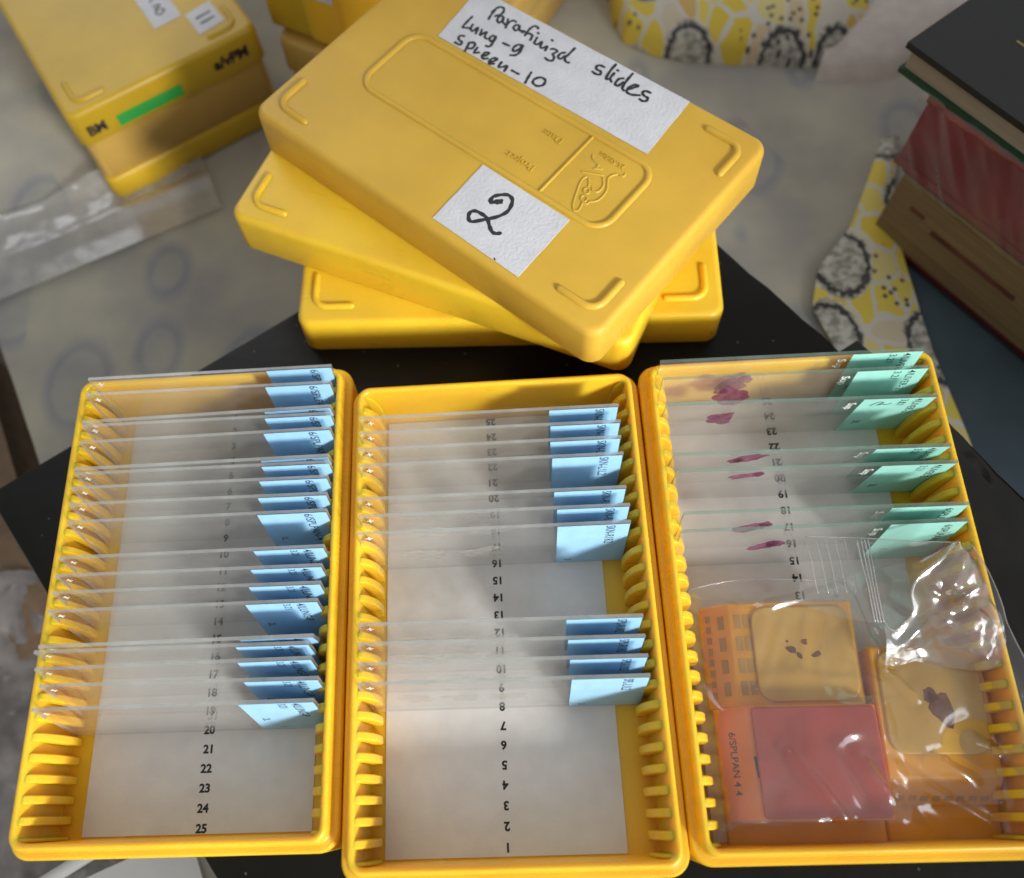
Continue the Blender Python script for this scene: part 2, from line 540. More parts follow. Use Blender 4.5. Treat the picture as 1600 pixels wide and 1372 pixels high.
# ------------------------------------------------------------------ mesh helpers (all numbers in millimetres)
class MB:
    def __init__(self):
        self.v = []; self.f = []; self.m = []; self.s = []
    def add(self, verts, faces, mi=0, smooth=True, M=None):
        o = len(self.v)
        for p in verts:
            p = Vector(p)
            self.v.append(M @ p if M is not None else p)
        for f in faces:
            self.f.append([i+o for i in f]); self.m.append(mi); self.s.append(smooth)
    def loft(self, rings, mi=0, cap0=True, cap1=True, smooth=True, M=None, closed=True):
        n = len(rings[0]); vs = [p for r in rings for p in r]; fs = []
        for a in range(len(rings)-1):
            for i in range(n if closed else n-1):
                j = (i+1) % n
                fs.append((a*n+i, a*n+j, (a+1)*n+j, (a+1)*n+i))
        if cap0: fs.append(tuple(range(n-1, -1, -1)))
        if cap1: fs.append(tuple((len(rings)-1)*n+i for i in range(n)))
        self.add(vs, fs, mi, smooth, M)
    def box(self, x0, x1, y0, y1, z0, z1, mi=0, M=None, mats=None):
        v = [(x0,y0,z0),(x1,y0,z0),(x1,y1,z0),(x0,y1,z0),(x0,y0,z1),(x1,y0,z1),(x1,y1,z1),(x0,y1,z1)]
        f = [(3,2,1,0),(4,5,6,7),(0,1,5,4),(1,2,6,5),(2,3,7,6),(3,0,4,7)]
        if mats is None: mats = [mi]*6
        o = len(self.v)
        for p in v: self.v.append(M @ Vector(p) if M is not None else Vector(p))
        for q, k in zip(f, mats):
            self.f.append([i+o for i in q]); self.m.append(k); self.s.append(False)
    def build(self, name, mats, parent=None, sharp=35.0, loc=None, rot=None):
        me = bpy.data.meshes.new(name)
        me.from_pydata([tuple(p*MM) for p in self.v], [], self.f)
        if not isinstance(mats, (list, tuple)): mats = [mats]
        for m in mats: me.materials.append(m)
        me.polygons.foreach_set('material_index', self.m)
        me.polygons.foreach_set('use_smooth', self.s)
        me.update()
        me.set_sharp_from_angle(angle=math.radians(sharp))
        o = bpy.data.objects.new(name, me)
        S.collection.objects.link(o)
        if parent is not None: o.parent = parent
        if loc is not None: o.location = Vector(loc)*MM
        if rot is not None: o.rotation_euler = rot
        return o

def empty(name, loc, rot=(0, 0, 0)):
    o = bpy.data.objects.new(name, None)
    o.empty_display_size = 0.01
    S.collection.objects.link(o)
    o.location = Vector(loc)*MM
    o.rotation_euler = rot
    return o

def tag(o, label=None, cat=None, group=None, kind=None):
    if label: o['label'] = label
    if cat: o['category'] = cat
    if group: o['group'] = group
    if kind: o['kind'] = kind
    return o

def rrect(hx, hy, r, z, n=6):
    pts = []
    for (cx, cy_, a0) in ((hx-r, hy-r, 0), (-hx+r, hy-r, 90), (-hx+r, -hy+r, 180), (hx-r, -hy+r, 270)):
        for i in range(n+1):
            a = math.radians(a0+90*i/n)
            pts.append((cx+r*math.cos(a), cy_+r*math.sin(a), z))
    return pts

def rbox(mb, hx, hy, z0, z1, r, e, mi=0, M=None, n=5, e0=0.0):
    """box with rounded corners r and rounded top edge e"""
    rings = [rrect(hx-e0, hy-e0, r, z0, n)]
    if e0: rings.append(rrect(hx, hy, r, z0+e0, n))
    for k in range(5):
        a = math.radians(90*k/4)
        d = e*(1-math.cos(a))
        rings.append(rrect(hx-d, hy-d, max(r-d, 0.05), z1-e+e*math.sin(a), n))
    mb.loft(rings, mi, M=M)

def smooth_line(pts, sub=5, closed=False):
    P = [Vector((p[0], p[1], 0)) for p in pts]
    if len(P) < 3:
        return [P[0].lerp(P[-1], i/sub) for i in range(sub+1)]
    out = []
    n = len(P)
    for i in range(n if closed else n-1):
        p0 = P[(i-1) % n] if closed or i > 0 else P[0]*2-P[1]
        p1 = P[i]; p2 = P[(i+1) % n]
        p3 = P[(i+2) % n] if closed or i+2 < n else P[-1]*2-P[-2]
        for k in range(sub):
            t = k/sub
            out.append(0.5*((2*p1)+(p2-p0)*t+(2*p0-5*p1+4*p2-p3)*t*t+(3*p1-p0-3*p2+p3)*t**3))
    if not closed: out.append(P[-1])
    return out

def tangents(L_, closed=False):
    n = len(L_); T = []
    for i in range(n):
        a = L_[(i-1) % n] if closed else L_[max(i-1, 0)]
        b = L_[(i+1) % n] if closed else L_[min(i+1, n-1)]
        d = (b-a)
        T.append(d.normalized() if d.length > 1e-9 else Vector((1, 0, 0)))
    return T

def ridge(mb, line, w, h, z, mi=0, closed=False, n=6, M=None, ends=True):
    """raised half-round bead along a line lying on the plane z"""
    T = tangents(line, closed)
    rings = []
    for p, t in zip(line, T):
        nrm = Vector((-t.y, t.x, 0))
        ring = []
        for k in range(n+1):
            a = math.pi*k/n
            ring.append((p.x+nrm.x*w/2*math.cos(a), p.y+nrm.y*w/2*math.cos(a), z-0.05+h*math.sin(a)))
        rings.append(ring)
    if not closed and ends:
        for (i, sgn) in ((0, -1), (-1, 1)):
            p, t = line[i], T[i]
            extra = []
            for s_ in (0.5, 0.85, 1.0):
                nrm = Vector((-t.y, t.x, 0)); c = math.sqrt(max(0.0, 1-s_*s_))
                extra.append([(p.x+sgn*t.x*w/2*s_+nrm.x*w/2*c*math.cos(math.pi*k/n),
                               p.y+sgn*t.y*w/2*s_+nrm.y*w/2*c*math.cos(math.pi*k/n),
                               z-0.05+h*c*math.sin(math.pi*k/n)) for k in range(n+1)])
            if i == 0: rings = extra[::-1]+rings
            else: rings = rings+extra
    if closed: rings.append(rings[0])
    # orientation: outward = up
    mb.loft([r[::-1] for r in rings], mi, cap0=False, cap1=False, closed=False, M=M)

def ribbon(mb, line, w, z, mi=0, M=None, taper=0.0, vary=0.15, seed=0):
    """flat pen stroke with round ends"""
    T = tangents(line)
    n = len(line)
    Lp, Rp = [], []
    for i, (p, t) in enumerate(zip(line, T)):
        ww = w*(1+vary*math.sin(i*0.9+seed))*(1-taper*abs(2*i/max(1, n-1)-1))
        nr = Vector((-t.y, t.x, 0))*ww/2
        Lp.append(p+nr); Rp.append(p-nr)
    vs = []; fs = []
    for a, b in zip(Lp, Rp):
        vs += [(a.x, a.y, z), (b.x, b.y, z)]
    for i in range(n-1):
        fs.append((2*i, 2*i+1, 2*i+3, 2*i+2))
    for i, sg in ((0, -1), (n-1, 1)):
        p, t = line[i], T[i]
        nr = Vector((-t.y, t.x, 0)); c0 = len(vs)
        r = w/2
        for k in range(7):
            a = math.pi*k/6
            q = p+nr*r*math.cos(a)+t*sg*r*math.sin(a)
            vs.append((q.x, q.y, z))
        idx = list(range(c0, c0+7))
        fs.append(tuple(idx if sg < 0 else idx[::-1]))
    # strokes overlap themselves: lift each vertex a hair along its length so no two faces share a plane
    vs = [(x, y, z_+0.012*k/max(1, len(vs))) for k, (x, y, z_) in enumerate(vs)]
    mb.add(vs, fs, mi, False, M)

_text_cache = {}
def text_geo(s, size, bold=0.0, extrude=0.0, sx=1.0):
    key = (s, size, bold, extrude, sx)
    if key in _text_cache: return _text_cache[key]
    cu = bpy.data.curves.new('t', 'FONT')
    cu.body = s
    cu.size = size
    cu.offset = bold
    cu.extrude = extrude
    cu.align_x = 'LEFT'
    cu.resolution_u = 3
    ob = bpy.data.objects.new('t', cu)
    me = bpy.data.meshes.new_from_object(ob)
    vs = [(v.co.x*sx, v.co.y, v.co.z) for v in me.vertices]
    fs = [tuple(p.vertices) for p in me.polygons]
    bpy.data.meshes.remove(me)
    bpy.data.objects.remove(ob)
    bpy.data.curves.remove(cu)
    _text_cache[key] = (vs, fs)
    return vs, fs

def put_text(mb, s, size, M, mi=0, bold=0.0, extrude=0.0, sx=1.0, center=True):
    vs, fs = text_geo(s, size, bold, extrude, sx)
    if not vs: return
    if center:
        cx = (min(v[0] for v in vs)+max(v[0] for v in vs))/2
        cy_ = (min(v[1] for v in vs)+max(v[1] for v in vs))/2
        vs = [(v[0]-cx, v[1]-cy_, v[2]) for v in vs]
    mb.add(vs, fs, mi, False, M)

def grid(mb, nu, nv, fn, mi=0, smooth=True):
    vs = [fn(i/nu, j/nv) for j in range(nv+1) for i in range(nu+1)]
    fs = [(j*(nu+1)+i, j*(nu+1)+i+1, (j+1)*(nu+1)+i+1, (j+1)*(nu+1)+i) for j in range(nv) for i in range(nu)]
    mb.add(vs, fs, mi, smooth)

def thicken(mb, t):
    """give an open sheet in mb a real thickness t (mm) below it"""
    bm = bmesh.new()
    vs = [bm.verts.new(p) for p in mb.v]
    for f in mb.f:
        try: bm.faces.new([vs[i] for i in f])
        except ValueError: pass
    bmesh.ops.recalc_face_normals(bm, faces=bm.faces)
    bmesh.ops.solidify(bm, geom=bm.faces[:], thickness=t)
    bm.verts.index_update()
    mb.v = [v.co.copy() for v in bm.verts]
    mb.f = [[v.index for v in f.verts] for f in bm.faces]
    mb.m = [0]*len(mb.f); mb.s = [True]*len(mb.f)
    bm.free()

def nz(x, y, s, seed=0.0):
    return noise.noise(Vector((x*s+seed, y*s-seed*0.7, seed*1.3)))

# ------------------------------------------------------------------ the setting: floor, table, cloth
ZC = -47.0
mb = MB(); mb.box(-1500, 1500, -1500, 1500, -705, -700)
tag(mb.build('floor', FLOOR), kind='structure')

def rot2(a): return Matrix.Rotation(a, 4, 'Z')

mb = MB()
mb.box(0, 900, -500, 900, -30, 0, M=Matrix.Translation((-165, 90, ZC-2)) @ rot2(math.radians(24)))
t = mb.build('table_top', TABLE)
tag(t, 'teal grey painted table top showing beside the book pile', 'table')

def cloth_z(x, y):
    return ZC + 1.3*nz(x, y, 0.02, 3.1) + 0.5*nz(x, y, 0.06, 1.7)

# main cloth, reverse side up
edgeL = [(-330, 400), (-213, 141), (-190, 93), (-170, 48), (-152, 10), (-130, -40), (-112, -80)]
edgeR = [(300, 520), (262, 320), (225, 245), (190, 200), (166, 165), (156, 130), (154, 100), (157, 60), (160, 20), (165, -40)]
def along(pts, t):
    d = [0.0]
    for a, b in zip(pts, pts[1:]): d.append(d[-1]+math.dist(a, b))
    s = t*d[-1]
    for i in range(len(pts)-1):
        if s <= d[i+1] or i == len(pts)-2:
            k = (s-d[i])/(d[i+1]-d[i])
            return (pts[i][0]+(pts[i+1][0]-pts[i][0])*k, pts[i][1]+(pts[i+1][1]-pts[i][1])*k)
mb = MB()
def f(u, v):
    a = along(edgeL, v); b = along(edgeR, v)
    x = a[0]+(b[0]-a[0])*u; y = a[1]+(b[1]-a[1])*u
    return (x, y, cloth_z(x, y))
grid(mb, 70, 70, f)
tag(mb.build('tablecloth', BACK_FABRIC), 'grey faded reverse of a patterned cotton cloth spread over the table', 'cloth')

# folded-over edge at the right, printed side up
stripL = [(172, 215), (160, 190), (150, 170), (133, 150), (128, 132), (134, 110), (144, 84), (150, 50), (156, 10)]
stripR = [(180, 215), (172, 190), (168, 160), (170, 110), (174, 75), (178, 40), (182, 5)]
mb = MB()
def f(u, v):
    a = along(stripL, v); b = along(stripR, v)
    x = a[0]+(b[0]-a[0])*u; y = a[1]+(b[1]-a[1])*u
    return (x, y, ZC+2.6+1.6*math.sin(math.pi*u)+1.0*nz(x, y, 0.05, 8.0))
grid(mb, 16, 60, f)
thicken(mb, 0.6)
tag(mb.build('printed_cloth_edge', PRINT_FABRIC), 'yellow kiwi printed cloth edge folded over beside the books', 'cloth')

# puffed fold at the top, printed side up
bot = [(63, 330), (63, 300), (67, 286), (80, 276), (100, 269), (126, 264), (148, 261), (162, 263), (175, 274), (184, 288), (187, 315)]
mb = MB()
def f(u, v):
    a = along(bot, u)
    cx, cy_ = 60+125*u, 345
    x = a[0]+(cx-a[0])*v; y = a[1]+(cy_-a[1])*v
    z = ZC+13.0*math.sqrt(max(0.0, 1-(1-min(1, v*3.2))**2))+3*v+2.5*nz(x, y, 0.03, 5.0)*min(1, v*4)
    return (x, y, z)
grid(mb, 60, 24, f)
tag(mb.build('printed_cloth_fold', PRINT_FABRIC), 'puffed fold of yellow kiwi printed cloth behind the lids', 'cloth')

mb = MB()
pb = [(150, 252), (168, 251), (186, 251), (204, 262), (232, 292), (255, 330)]
def f(u, v):
    a = along(pb, u)
    x = a[0]+(190-a[0])*v; y = a[1]+(350-a[1])*v
    z = ZC+9.0*math.sqrt(max(0.0, 1-(1-min(1, v*3.0))**2))+2*nz(x, y, 0.04, 2.0)*min(1, v*4)-1.0
    return (x, y, z)
grid(mb, 40, 18, f)
tag(mb.build('pink_cloth_fold', PINK_FABRIC), 'plain pale pinkish cloth fold between printed cloth and books', 'cloth')

# ------------------------------------------------------------------ black box under the trays
BXM = Matrix.Translation((42, 186, 0)) @ rot2(math.radians(-145.5))   # local x runs along the upper left edge
mb = MB()
def skew(px, py):   # far edge vectors measured from the corner
    return (42-px*0.845-0*py+py*0.594, 186-px*0.535-py*0.804)
def bring(z, d, n=40):
    pts = []
    lx, ly = 253.0, 330.0
    c = [(d, d), (lx-d, d), (lx-d, ly-d), (d, ly-d)]
    out = []
    for i in range(4):
        a, b = c[i], c[(i+1) % 4]
        for k in range(n):
            t_ = k/n
            px = a[0]+(b[0]-a[0])*t_; py = a[1]+(b[1]-a[1])*t_
            wob = 0.0
            if i == 3: wob = 0.9*nz(py*1.0, 3.0, 0.12, 4.0)+0.5*nz(py, 1.0, 0.5, 2.0)
            x, y = skew(px+wob, py)
            out.append((x, y, z))
    return out[::-1]
mb.loft([bring(ZC+1.5, 0), bring(-1.2, 0), bring(-0.3, 0.5), bring(-0.02, 1.5)], 0, cap0=True, cap1=True)
tag(mb.build('black_box', BLACK), 'large black plastic wrapped box lying under the trays and lids', 'box')

def facet(x, y, s, seed):
    """crumpled sheet: straight creases between flat triangles"""
    x += 0.25*s*nz(x, y, 0.5/s, seed+3); y += 0.25*s*nz(y, x, 0.5/s, seed+5)
    i = x/s-y/(s*1.732); j = 2*y/(s*1.732)
    i0, j0 = math.floor(i), math.floor(j); a, b = i-i0, j-j0
    def hh(p, q): return (math.sin(p*127.1+q*311.7+seed*74.7)*43758.5453) % 1.0
    if a+b < 1: return hh(i0, j0)*(1-a-b)+hh(i0+1, j0)*a+hh(i0, j0+1)*b
    return hh(i0+1, j0+1)*(a+b-1)+hh(i0+1, j0)*(1-b)+hh(i0, j0+1)*(1-a)

wl = [(112, 84), (124, 74), (135, 60), (136, 20), (136, -20), (135, -70), (134, -100)]
wr = [(122, 90), (136, 70), (158, 35), (178, 8), (198, -20), (220, -55), (240, -85)]
mb = MB()
def f(u, v):
    a = along(wl, v); b = along(wr, v)
    x = a[0]+(b[0]-a[0])*u; y = a[1]+(b[1]-a[1])*u
    e = min(1, 5*u)*min(1, 6*(1-u)+0.25)
    return (x, y, 0.35+min(1, v*5)*e*(3.2*facet(x, y, 13.0, 3.0)+1.3*facet(x, y, 5.0, 8.0))-14*max(0, u-0.94)*6)
grid(mb, 70, 130, f)
tag(mb.build('black_plastic_film', BLACK_FILM, None, 180), 'crumpled glossy black plastic film along the right edge of the black box', 'plastic film')

# ------------------------------------------------------------------ slide trays
PIT, OFF = 5.2656, 0.375
H, ZF = 27.17, 6.64
TRAYS = {'L': (-87.648, 7.81, -0.00233), 'M': (0, 0, 0), 'R': (87.716, 1.974, -0.00336)}

def tray_mesh():
    mb = MB()
    R = [(42.9, 69.4, 5, 0), (43.45, 69.95, 5.4, 0.7), (43.7, 70.24, 5.5, 20.9), (43.55, 70.1, 5.4, 21.7), (43.1, 69.65, 5.2, 22.2),
         (41.8, 68.3, 4.1, 22.25), (41.45, 67.98, 4, 22.6), (41.35, 67.87, 4, 26.2), (41.2, 67.7, 3.9, 26.8), (40.8, 67.3, 3.6, 27.15), (40.45, 66.95, 3.4, 27.2),
         (40.0, 66.55, 3.1, 27.12), (39.65, 66.2, 2.8, 26.8), (39.45, 66.0, 2.6, 26.2), (38.95, 65.6, 2.4, 7.4), (38.5, 65.2, 2.2, ZF)]
    mb.loft([rrect(a, b, r, z, 8) for a, b, r, z in R])
    # slide guides: finger shaped ribs on both long walls
    prof = [(40.0, 26.4)]
    for k in range(11):
        t_ = math.radians(90*k/10)
        prof.append((39.5-4.5*math.sin(t_)**1.1, 12+14.2*math.cos(t_)**0.85))
    prof += [(35.3, 9.0), (35.6, ZF-0.1), (40.0, ZF-0.1)]
    for n in range(0, 26):
        y = (n-12.5)*PIT
        for sg in (-1, 1):
            rings = []
            for dy, ins in ((-1.12, 0.55), (-1.0, 0.2), (-0.78, 0.0), (0.78, 0.0), (1.0, 0.2), (1.12, 0.55)):
                yy = min(65.6, max(-65.6, y+dy))
                ring = []
                for (x, z) in prof:
                    q = max(0.0, min(1.0, (40.0-x)/3.0))
                    zz = z-ins*(0.9 if z > ZF+3 else 0)
                    ring.append((sg*(x+ins*q), yy, max(zz, ZF-0.1)))
                rings.append(ring if sg < 0 else ring[::-1])
            mb.loft(rings)
    return mb

TRAY_LAB = {
 'L': 'yellow slide tray at the left holding nineteen blue ended slides',
 'M': 'yellow slide tray in the middle with empty numbered slots at its front',
 'R': 'yellow slide tray at the right under the clear zip bag'}
first_tray = None
for key in 'LMR':
    x, y, a = TRAYS[key]
    root = empty('slide_tray', (x, y, 0.05), (0, 0, a))
    tag(root, TRAY_LAB[key], 'slide tray', 'open yellow slide trays')
    if first_tray is None:
        first_tray = tray_mesh().build('tray_body', YELLOW, root, 40)
    else:
        o = first_tray.copy(); S.collection.objects.link(o); o.parent = root
    mb = MB()
    cx = {'L': 0.3, 'M': -2.4, 'R': -2.4}[key]
    mb.box(cx-32.4, cx+32.4, -65.0, 65.0, ZF+0.03, ZF+0.28)
    sg = -1 if key == 'L' else 1
    for n in range(1, 26):
        yy = sg*((n-13)*PIT+OFF); xx = -1.7*sg
        M = Matrix.Translation((xx, yy, ZF+0.32))
        if sg == 1: M = M @ rot2(math.pi)
        put_text(mb, str(n), 3.2, M, 1, bold=0.125)
    mb.build('index_card', [CARD, PRINT], root)

# ------------------------------------------------------------------ glass slides
SL_M= [(-1.62, 54.68, -0.0036), (-1.57, 49.72, -0.0075), (-1.9, 44.69, -0.0033), (-1.7, 39.58, -0.0043), (-1.82, 29.37, -0.0044), (-1.33, 24.19, -0.0064), (-1.56, 19.14, -0.0029), (-0.89, -6.63, -0.0088), (-0.86, -11.9, -0.011), (-0.69, -17.09, -0.0086), (-0.64, -22.17, -0.0075)]
SL_L= [(1.45, 65.51, -0.0014), (1.42, 60.01, -0.0043), (1.72, 51.29, 0.0122), (1.97, 49.51, -0.0028), (1.93, 44.39, 0.0058), (1.72, 35.67, 0.0039), (2.03, 33.96, -0.0023), (1.61, 29.51, -0.004), (1.56, 24.43, -0.006), (1.75, 19.14, -0.0006), (1.42, 8.52, 0.0009), (0.99, 3.19, -0.0027), (0.83, -1.69, -0.0037), (0.22, -6.7, 0.0012), (-0.48, -16.48, 0.0023), (-1.6, -18.07, -0.0045), (-0.75, -22.35, 0.0038), (1.26, -27.27, -0.007), (0.3, -33.19, 0.0001)]
SL_R= [(-0.86, 65.47, -0.0088), (-0.74, 59.78, -0.0071), (-0.46, 50.97, -0.0189), (-0.16, 35.46, -0.0139), (0.32, 30.38, -0.0139), (0.54, 18.11, -0.0097), (-0.74, 13.27, -0.0012)]
HAND= [[(-32.76, 32.59), (-33.33, 34.88), (-33.79, 37.98)], [(-33.85, 35.73), (-33.68, 38.31), (-32.55, 39.49), (-31.14, 38.86), (-30.74, 36.84), (-31.84, 34.94)], [(-29.79, 36.39), (-30.58, 35.59), (-30.22, 34.14), (-28.91, 33.26), (-28.58, 34.56), (-29.17, 36.33), (-28.09, 34.42), (-26.31, 33.88)], [(-27.4, 36.36), (-26.51, 34.95), (-25.58, 32.9)], [(-26.02, 33.94), (-26.21, 35.74), (-25.48, 36.93), (-24.48, 36.96)], [(-22.93, 36.36), (-23.72, 35.47), (-23.25, 34.21), (-22.03, 33.87), (-21.82, 35.36), (-22.4, 36.49), (-21.69, 35.07), (-19.63, 34.51)], [(-16.58, 38.91), (-17.55, 39.43), (-18.5, 38.66), (-18.7, 36.69), (-18.17, 33.96)], [(-20.07, 35.15), (-18.32, 35.29), (-16.45, 35.52), (-15.78, 34.46), (-15.46, 33.37)], [(-15.42, 37.38), (-15.09, 37.24)], [(-14.32, 35.5), (-13.57, 33.19), (-12.52, 33.08), (-12.09, 34.24), (-11.79, 35.02), (-10.93, 32.93), (-9.92, 33.04), (-9.13, 34.45), (-8.6, 32.62)], [(-9.71, 37.53), (-9.33, 37.42)], [(-7.48, 34.21), (-6.5, 34.91), (-5.19, 34.53), (-5.59, 32.75), (-4.52, 32.12), (-3.95, 30.67), (-5.01, 29.82), (-6.56, 30.06)], [(-2.81, 35.66), (-3.74, 34.54), (-3.5, 32.85), (-2.28, 32.69), (-1.92, 34.43)], [(-1.43, 39.07), (-1.37, 36.13), (-1.36, 33.81), (-0.25, 32.75), (0.86, 32.9)], [(-37.9, 30.2), (-37.83, 28.06), (-37.47, 24.81), (-36.31, 25.14), (-35.34, 25.68)], [(-35.45, 27.54), (-34.7, 25.65), (-33.8, 25.23), (-33.3, 26.01), (-33.11, 27.6), (-31.97, 25.02)], [(-31.38, 27.51), (-30.26, 25.27), (-29.96, 26.59), (-29.47, 27.65), (-28.56, 25.66), (-27.49, 25.37)], [(-25.73, 27.91), (-26.86, 27.35), (-26.69, 25.79), (-25.57, 25.35), (-25.31, 26.77), (-25.51, 27.82), (-24.7, 25.3), (-24.48, 23.23), (-25.65, 22.73)], [(-21.89, 27.06), (-19.47, 27.31)], [(-16.07, 30.0), (-17.49, 29.23), (-17.69, 27.2), (-16.61, 26.32), (-15.92, 27.75), (-15.86, 30.05), (-14.91, 27.43), (-15.07, 25.44), (-16.45, 24.32)], [(-34.28, 21.86), (-35.42, 21.38), (-35.34, 20.15), (-34.21, 19.51), (-33.0, 19.32), (-33.11, 18.01), (-35.02, 17.98)], [(-31.01, 20.73), (-30.4, 18.88), (-29.79, 17.04)], [(-31.0, 20.12), (-30.04, 21.52), (-28.95, 21.1), (-28.59, 19.45), (-29.49, 18.49)], [(-27.41, 20.53), (-27.13, 18.94), (-26.7, 18.21), (-25.61, 19.17)], [(-23.62, 18.51), (-22.7, 20.02), (-22.91, 21.04), (-23.9, 20.19), (-23.79, 18.63), (-22.75, 17.92), (-21.55, 18.82)], [(-20.07, 17.78), (-19.1, 19.31), (-18.93, 20.64), (-20.25, 19.88), (-20.31, 18.07), (-19.52, 17.43), (-18.44, 18.24)], [(-16.86, 20.3), (-16.42, 18.15), (-15.25, 18.89), (-14.28, 20.14), (-13.68, 17.8)], [(-11.9, 19.45), (-9.12, 19.51)], [(-6.26, 22.47), (-5.73, 20.19), (-5.02, 17.88)], [(-2.74, 22.34), (-3.61, 20.8), (-3.07, 19.37), (-1.21, 19.08), (0.14, 20.54), (-0.47, 22.51), (-2.17, 22.75), (-3.36, 21.76)], [(11.23, 38.05), (9.67, 37.9), (9.06, 36.74), (9.94, 35.92), (11.34, 35.95), (12.08, 34.98), (11.04, 34.14), (9.41, 34.32)], [(13.54, 41.15), (13.75, 37.91), (14.53, 34.53), (15.18, 34.8)], [(15.35, 37.85), (15.63, 35.41), (16.79, 34.47)], [(15.41, 39.49), (15.74, 39.44)], [(18.98, 37.81), (18.02, 36.65), (18.3, 34.46), (19.45, 34.24), (19.95, 36.51)], [(20.21, 41.09), (20.4, 37.87), (21.06, 34.54), (22.15, 33.81)], [(22.75, 34.71), (23.94, 36.52), (24.67, 38.09), (23.45, 37.68), (22.71, 35.73), (23.22, 33.97), (24.9, 33.76), (27.25, 35.08)], [(29.39, 37.94), (27.76, 37.71), (27.39, 36.5), (28.42, 35.83), (29.92, 35.74), (30.36, 34.65), (29.55, 33.79), (28.26, 33.84)]]
TWO= [[(15.98, -24.95), (15.88, -23.1), (17.24, -21.23), (19.1, -19.98), (21.06, -20.52), (22.3, -22.57), (22.7, -25.22), (21.55, -28.18), (19.14, -31.33), (16.53, -34.24), (14.84, -33.62), (14.02, -31.92), (14.87, -30.57), (17.13, -30.23), (19.55, -30.52), (21.82, -32.16), (23.65, -33.28), (25.05, -33.25), (26.04, -32.3)], [(16.64, -25.31), (17.47, -24.13), (18.71, -22.79)], [(17.2, -24.68), (19.17, -23.12), (18.31, -24.27)], [(30.43, -40.22), (30.87, -40.49)]]
LOGO= [[(31.33, 0.49), (34.23, 1.84), (37.12, 3.19)], [(33.48, 3.66), (35.41, 4.88)], [(42.2, 7.6), (42.29, 6.49), (41.36, 6.2)], [(40.26, 5.99), (39.41, 4.88), (39.1, 3.35), (39.91, 1.86), (41.29, -0.24), (41.8, -2.44), (41.74, -4.55), (41.17, -6.0), (39.96, -7.15), (39.79, -8.3), (38.61, -8.67), (38.96, -9.95), (39.24, -11.65)], [(39.24, -11.65), (38.24, -12.4), (37.2, -11.52), (36.09, -9.78), (34.86, -6.83), (33.62, -3.85), (33.15, -1.32), (33.58, -0.22)], [(34.37, -0.42), (35.74, -1.76), (36.23, -2.7)], [(37.44, -3.87), (37.74, -4.81), (37.3, -5.33), (36.38, -5.18), (35.85, -4.41), (36.09, -3.63), (36.9, -3.5), (37.44, -3.87)], [(38.67, -6.57), (38.91, -7.56), (38.37, -8.08), (37.39, -7.91), (36.85, -7.16), (37.04, -6.37), (37.9, -6.12), (38.67, -6.57)], [(37.45, -2.44), (38.16, -3.21)], [(37.76, 2.35), (39.44, 0.46), (39.87, -1.81), (39.37, -2.96), (38.58, -3.16)], [(29.95, 7.71), (30.8, 6.46), (32.53, 5.87), (33.66, 5.65), (33.84, 4.72)]]
CREASES= [((94.7, 2.2), (99.4, -20.4)), ((99.3, -20.9), (118.3, -6.7)), ((118.1, -7.6), (123.5, -14.7)), ((98.9, -20.3), (106.3, -29.6)), ((71.9, -42.6), (83.0, -59.5)), ((88.3, -43.9), (92.8, -52.4)), ((96.4, -46.5), (122.9, -63.4)), ((108.9, -46.1), (115.9, -49.3)), ((118.6, -41.1), (124.4, -45.8)), ((53.6, 0.0), (68.0, -4.5)), ((86.2, -7.1), (82.3, -28.7)), ((66.1, -28.1), (76.2, -6.6)), ((68.0, -4.5), (94.7, 2.2)), ((128.9, -15.7), (131.1, -32.1))]
LEN = 75.4
def slide_mesh(edge):
    mb = MB()
    # glass plate: mats 0 faces, 1 cut edges ; front is -y
    mb.box(-LEN/2, LEN/2, -0.5, 0.5, 0.0, 25.4, mats=[0, 1, 0, 1, 0, 1])
    return mb

def vert_text_matrix(x, z):
    """text that reads downwards on the front face: letters' up is +x, reading direction is -z"""
    return Matrix(((0, 1, 0, x), (0, 0, -1, -0.60), (-1, 0, 0, z), (0, 0, 0, 1)))

def plus_mark():
    mb = MB()
    for (w, h, d) in ((1.9, 0.42, 0.0), (0.42, 1.9, 0.006)):
        mb.box(-w/2, w/2, -0.545-d, -0.505, -h/2, h/2)
    return mb

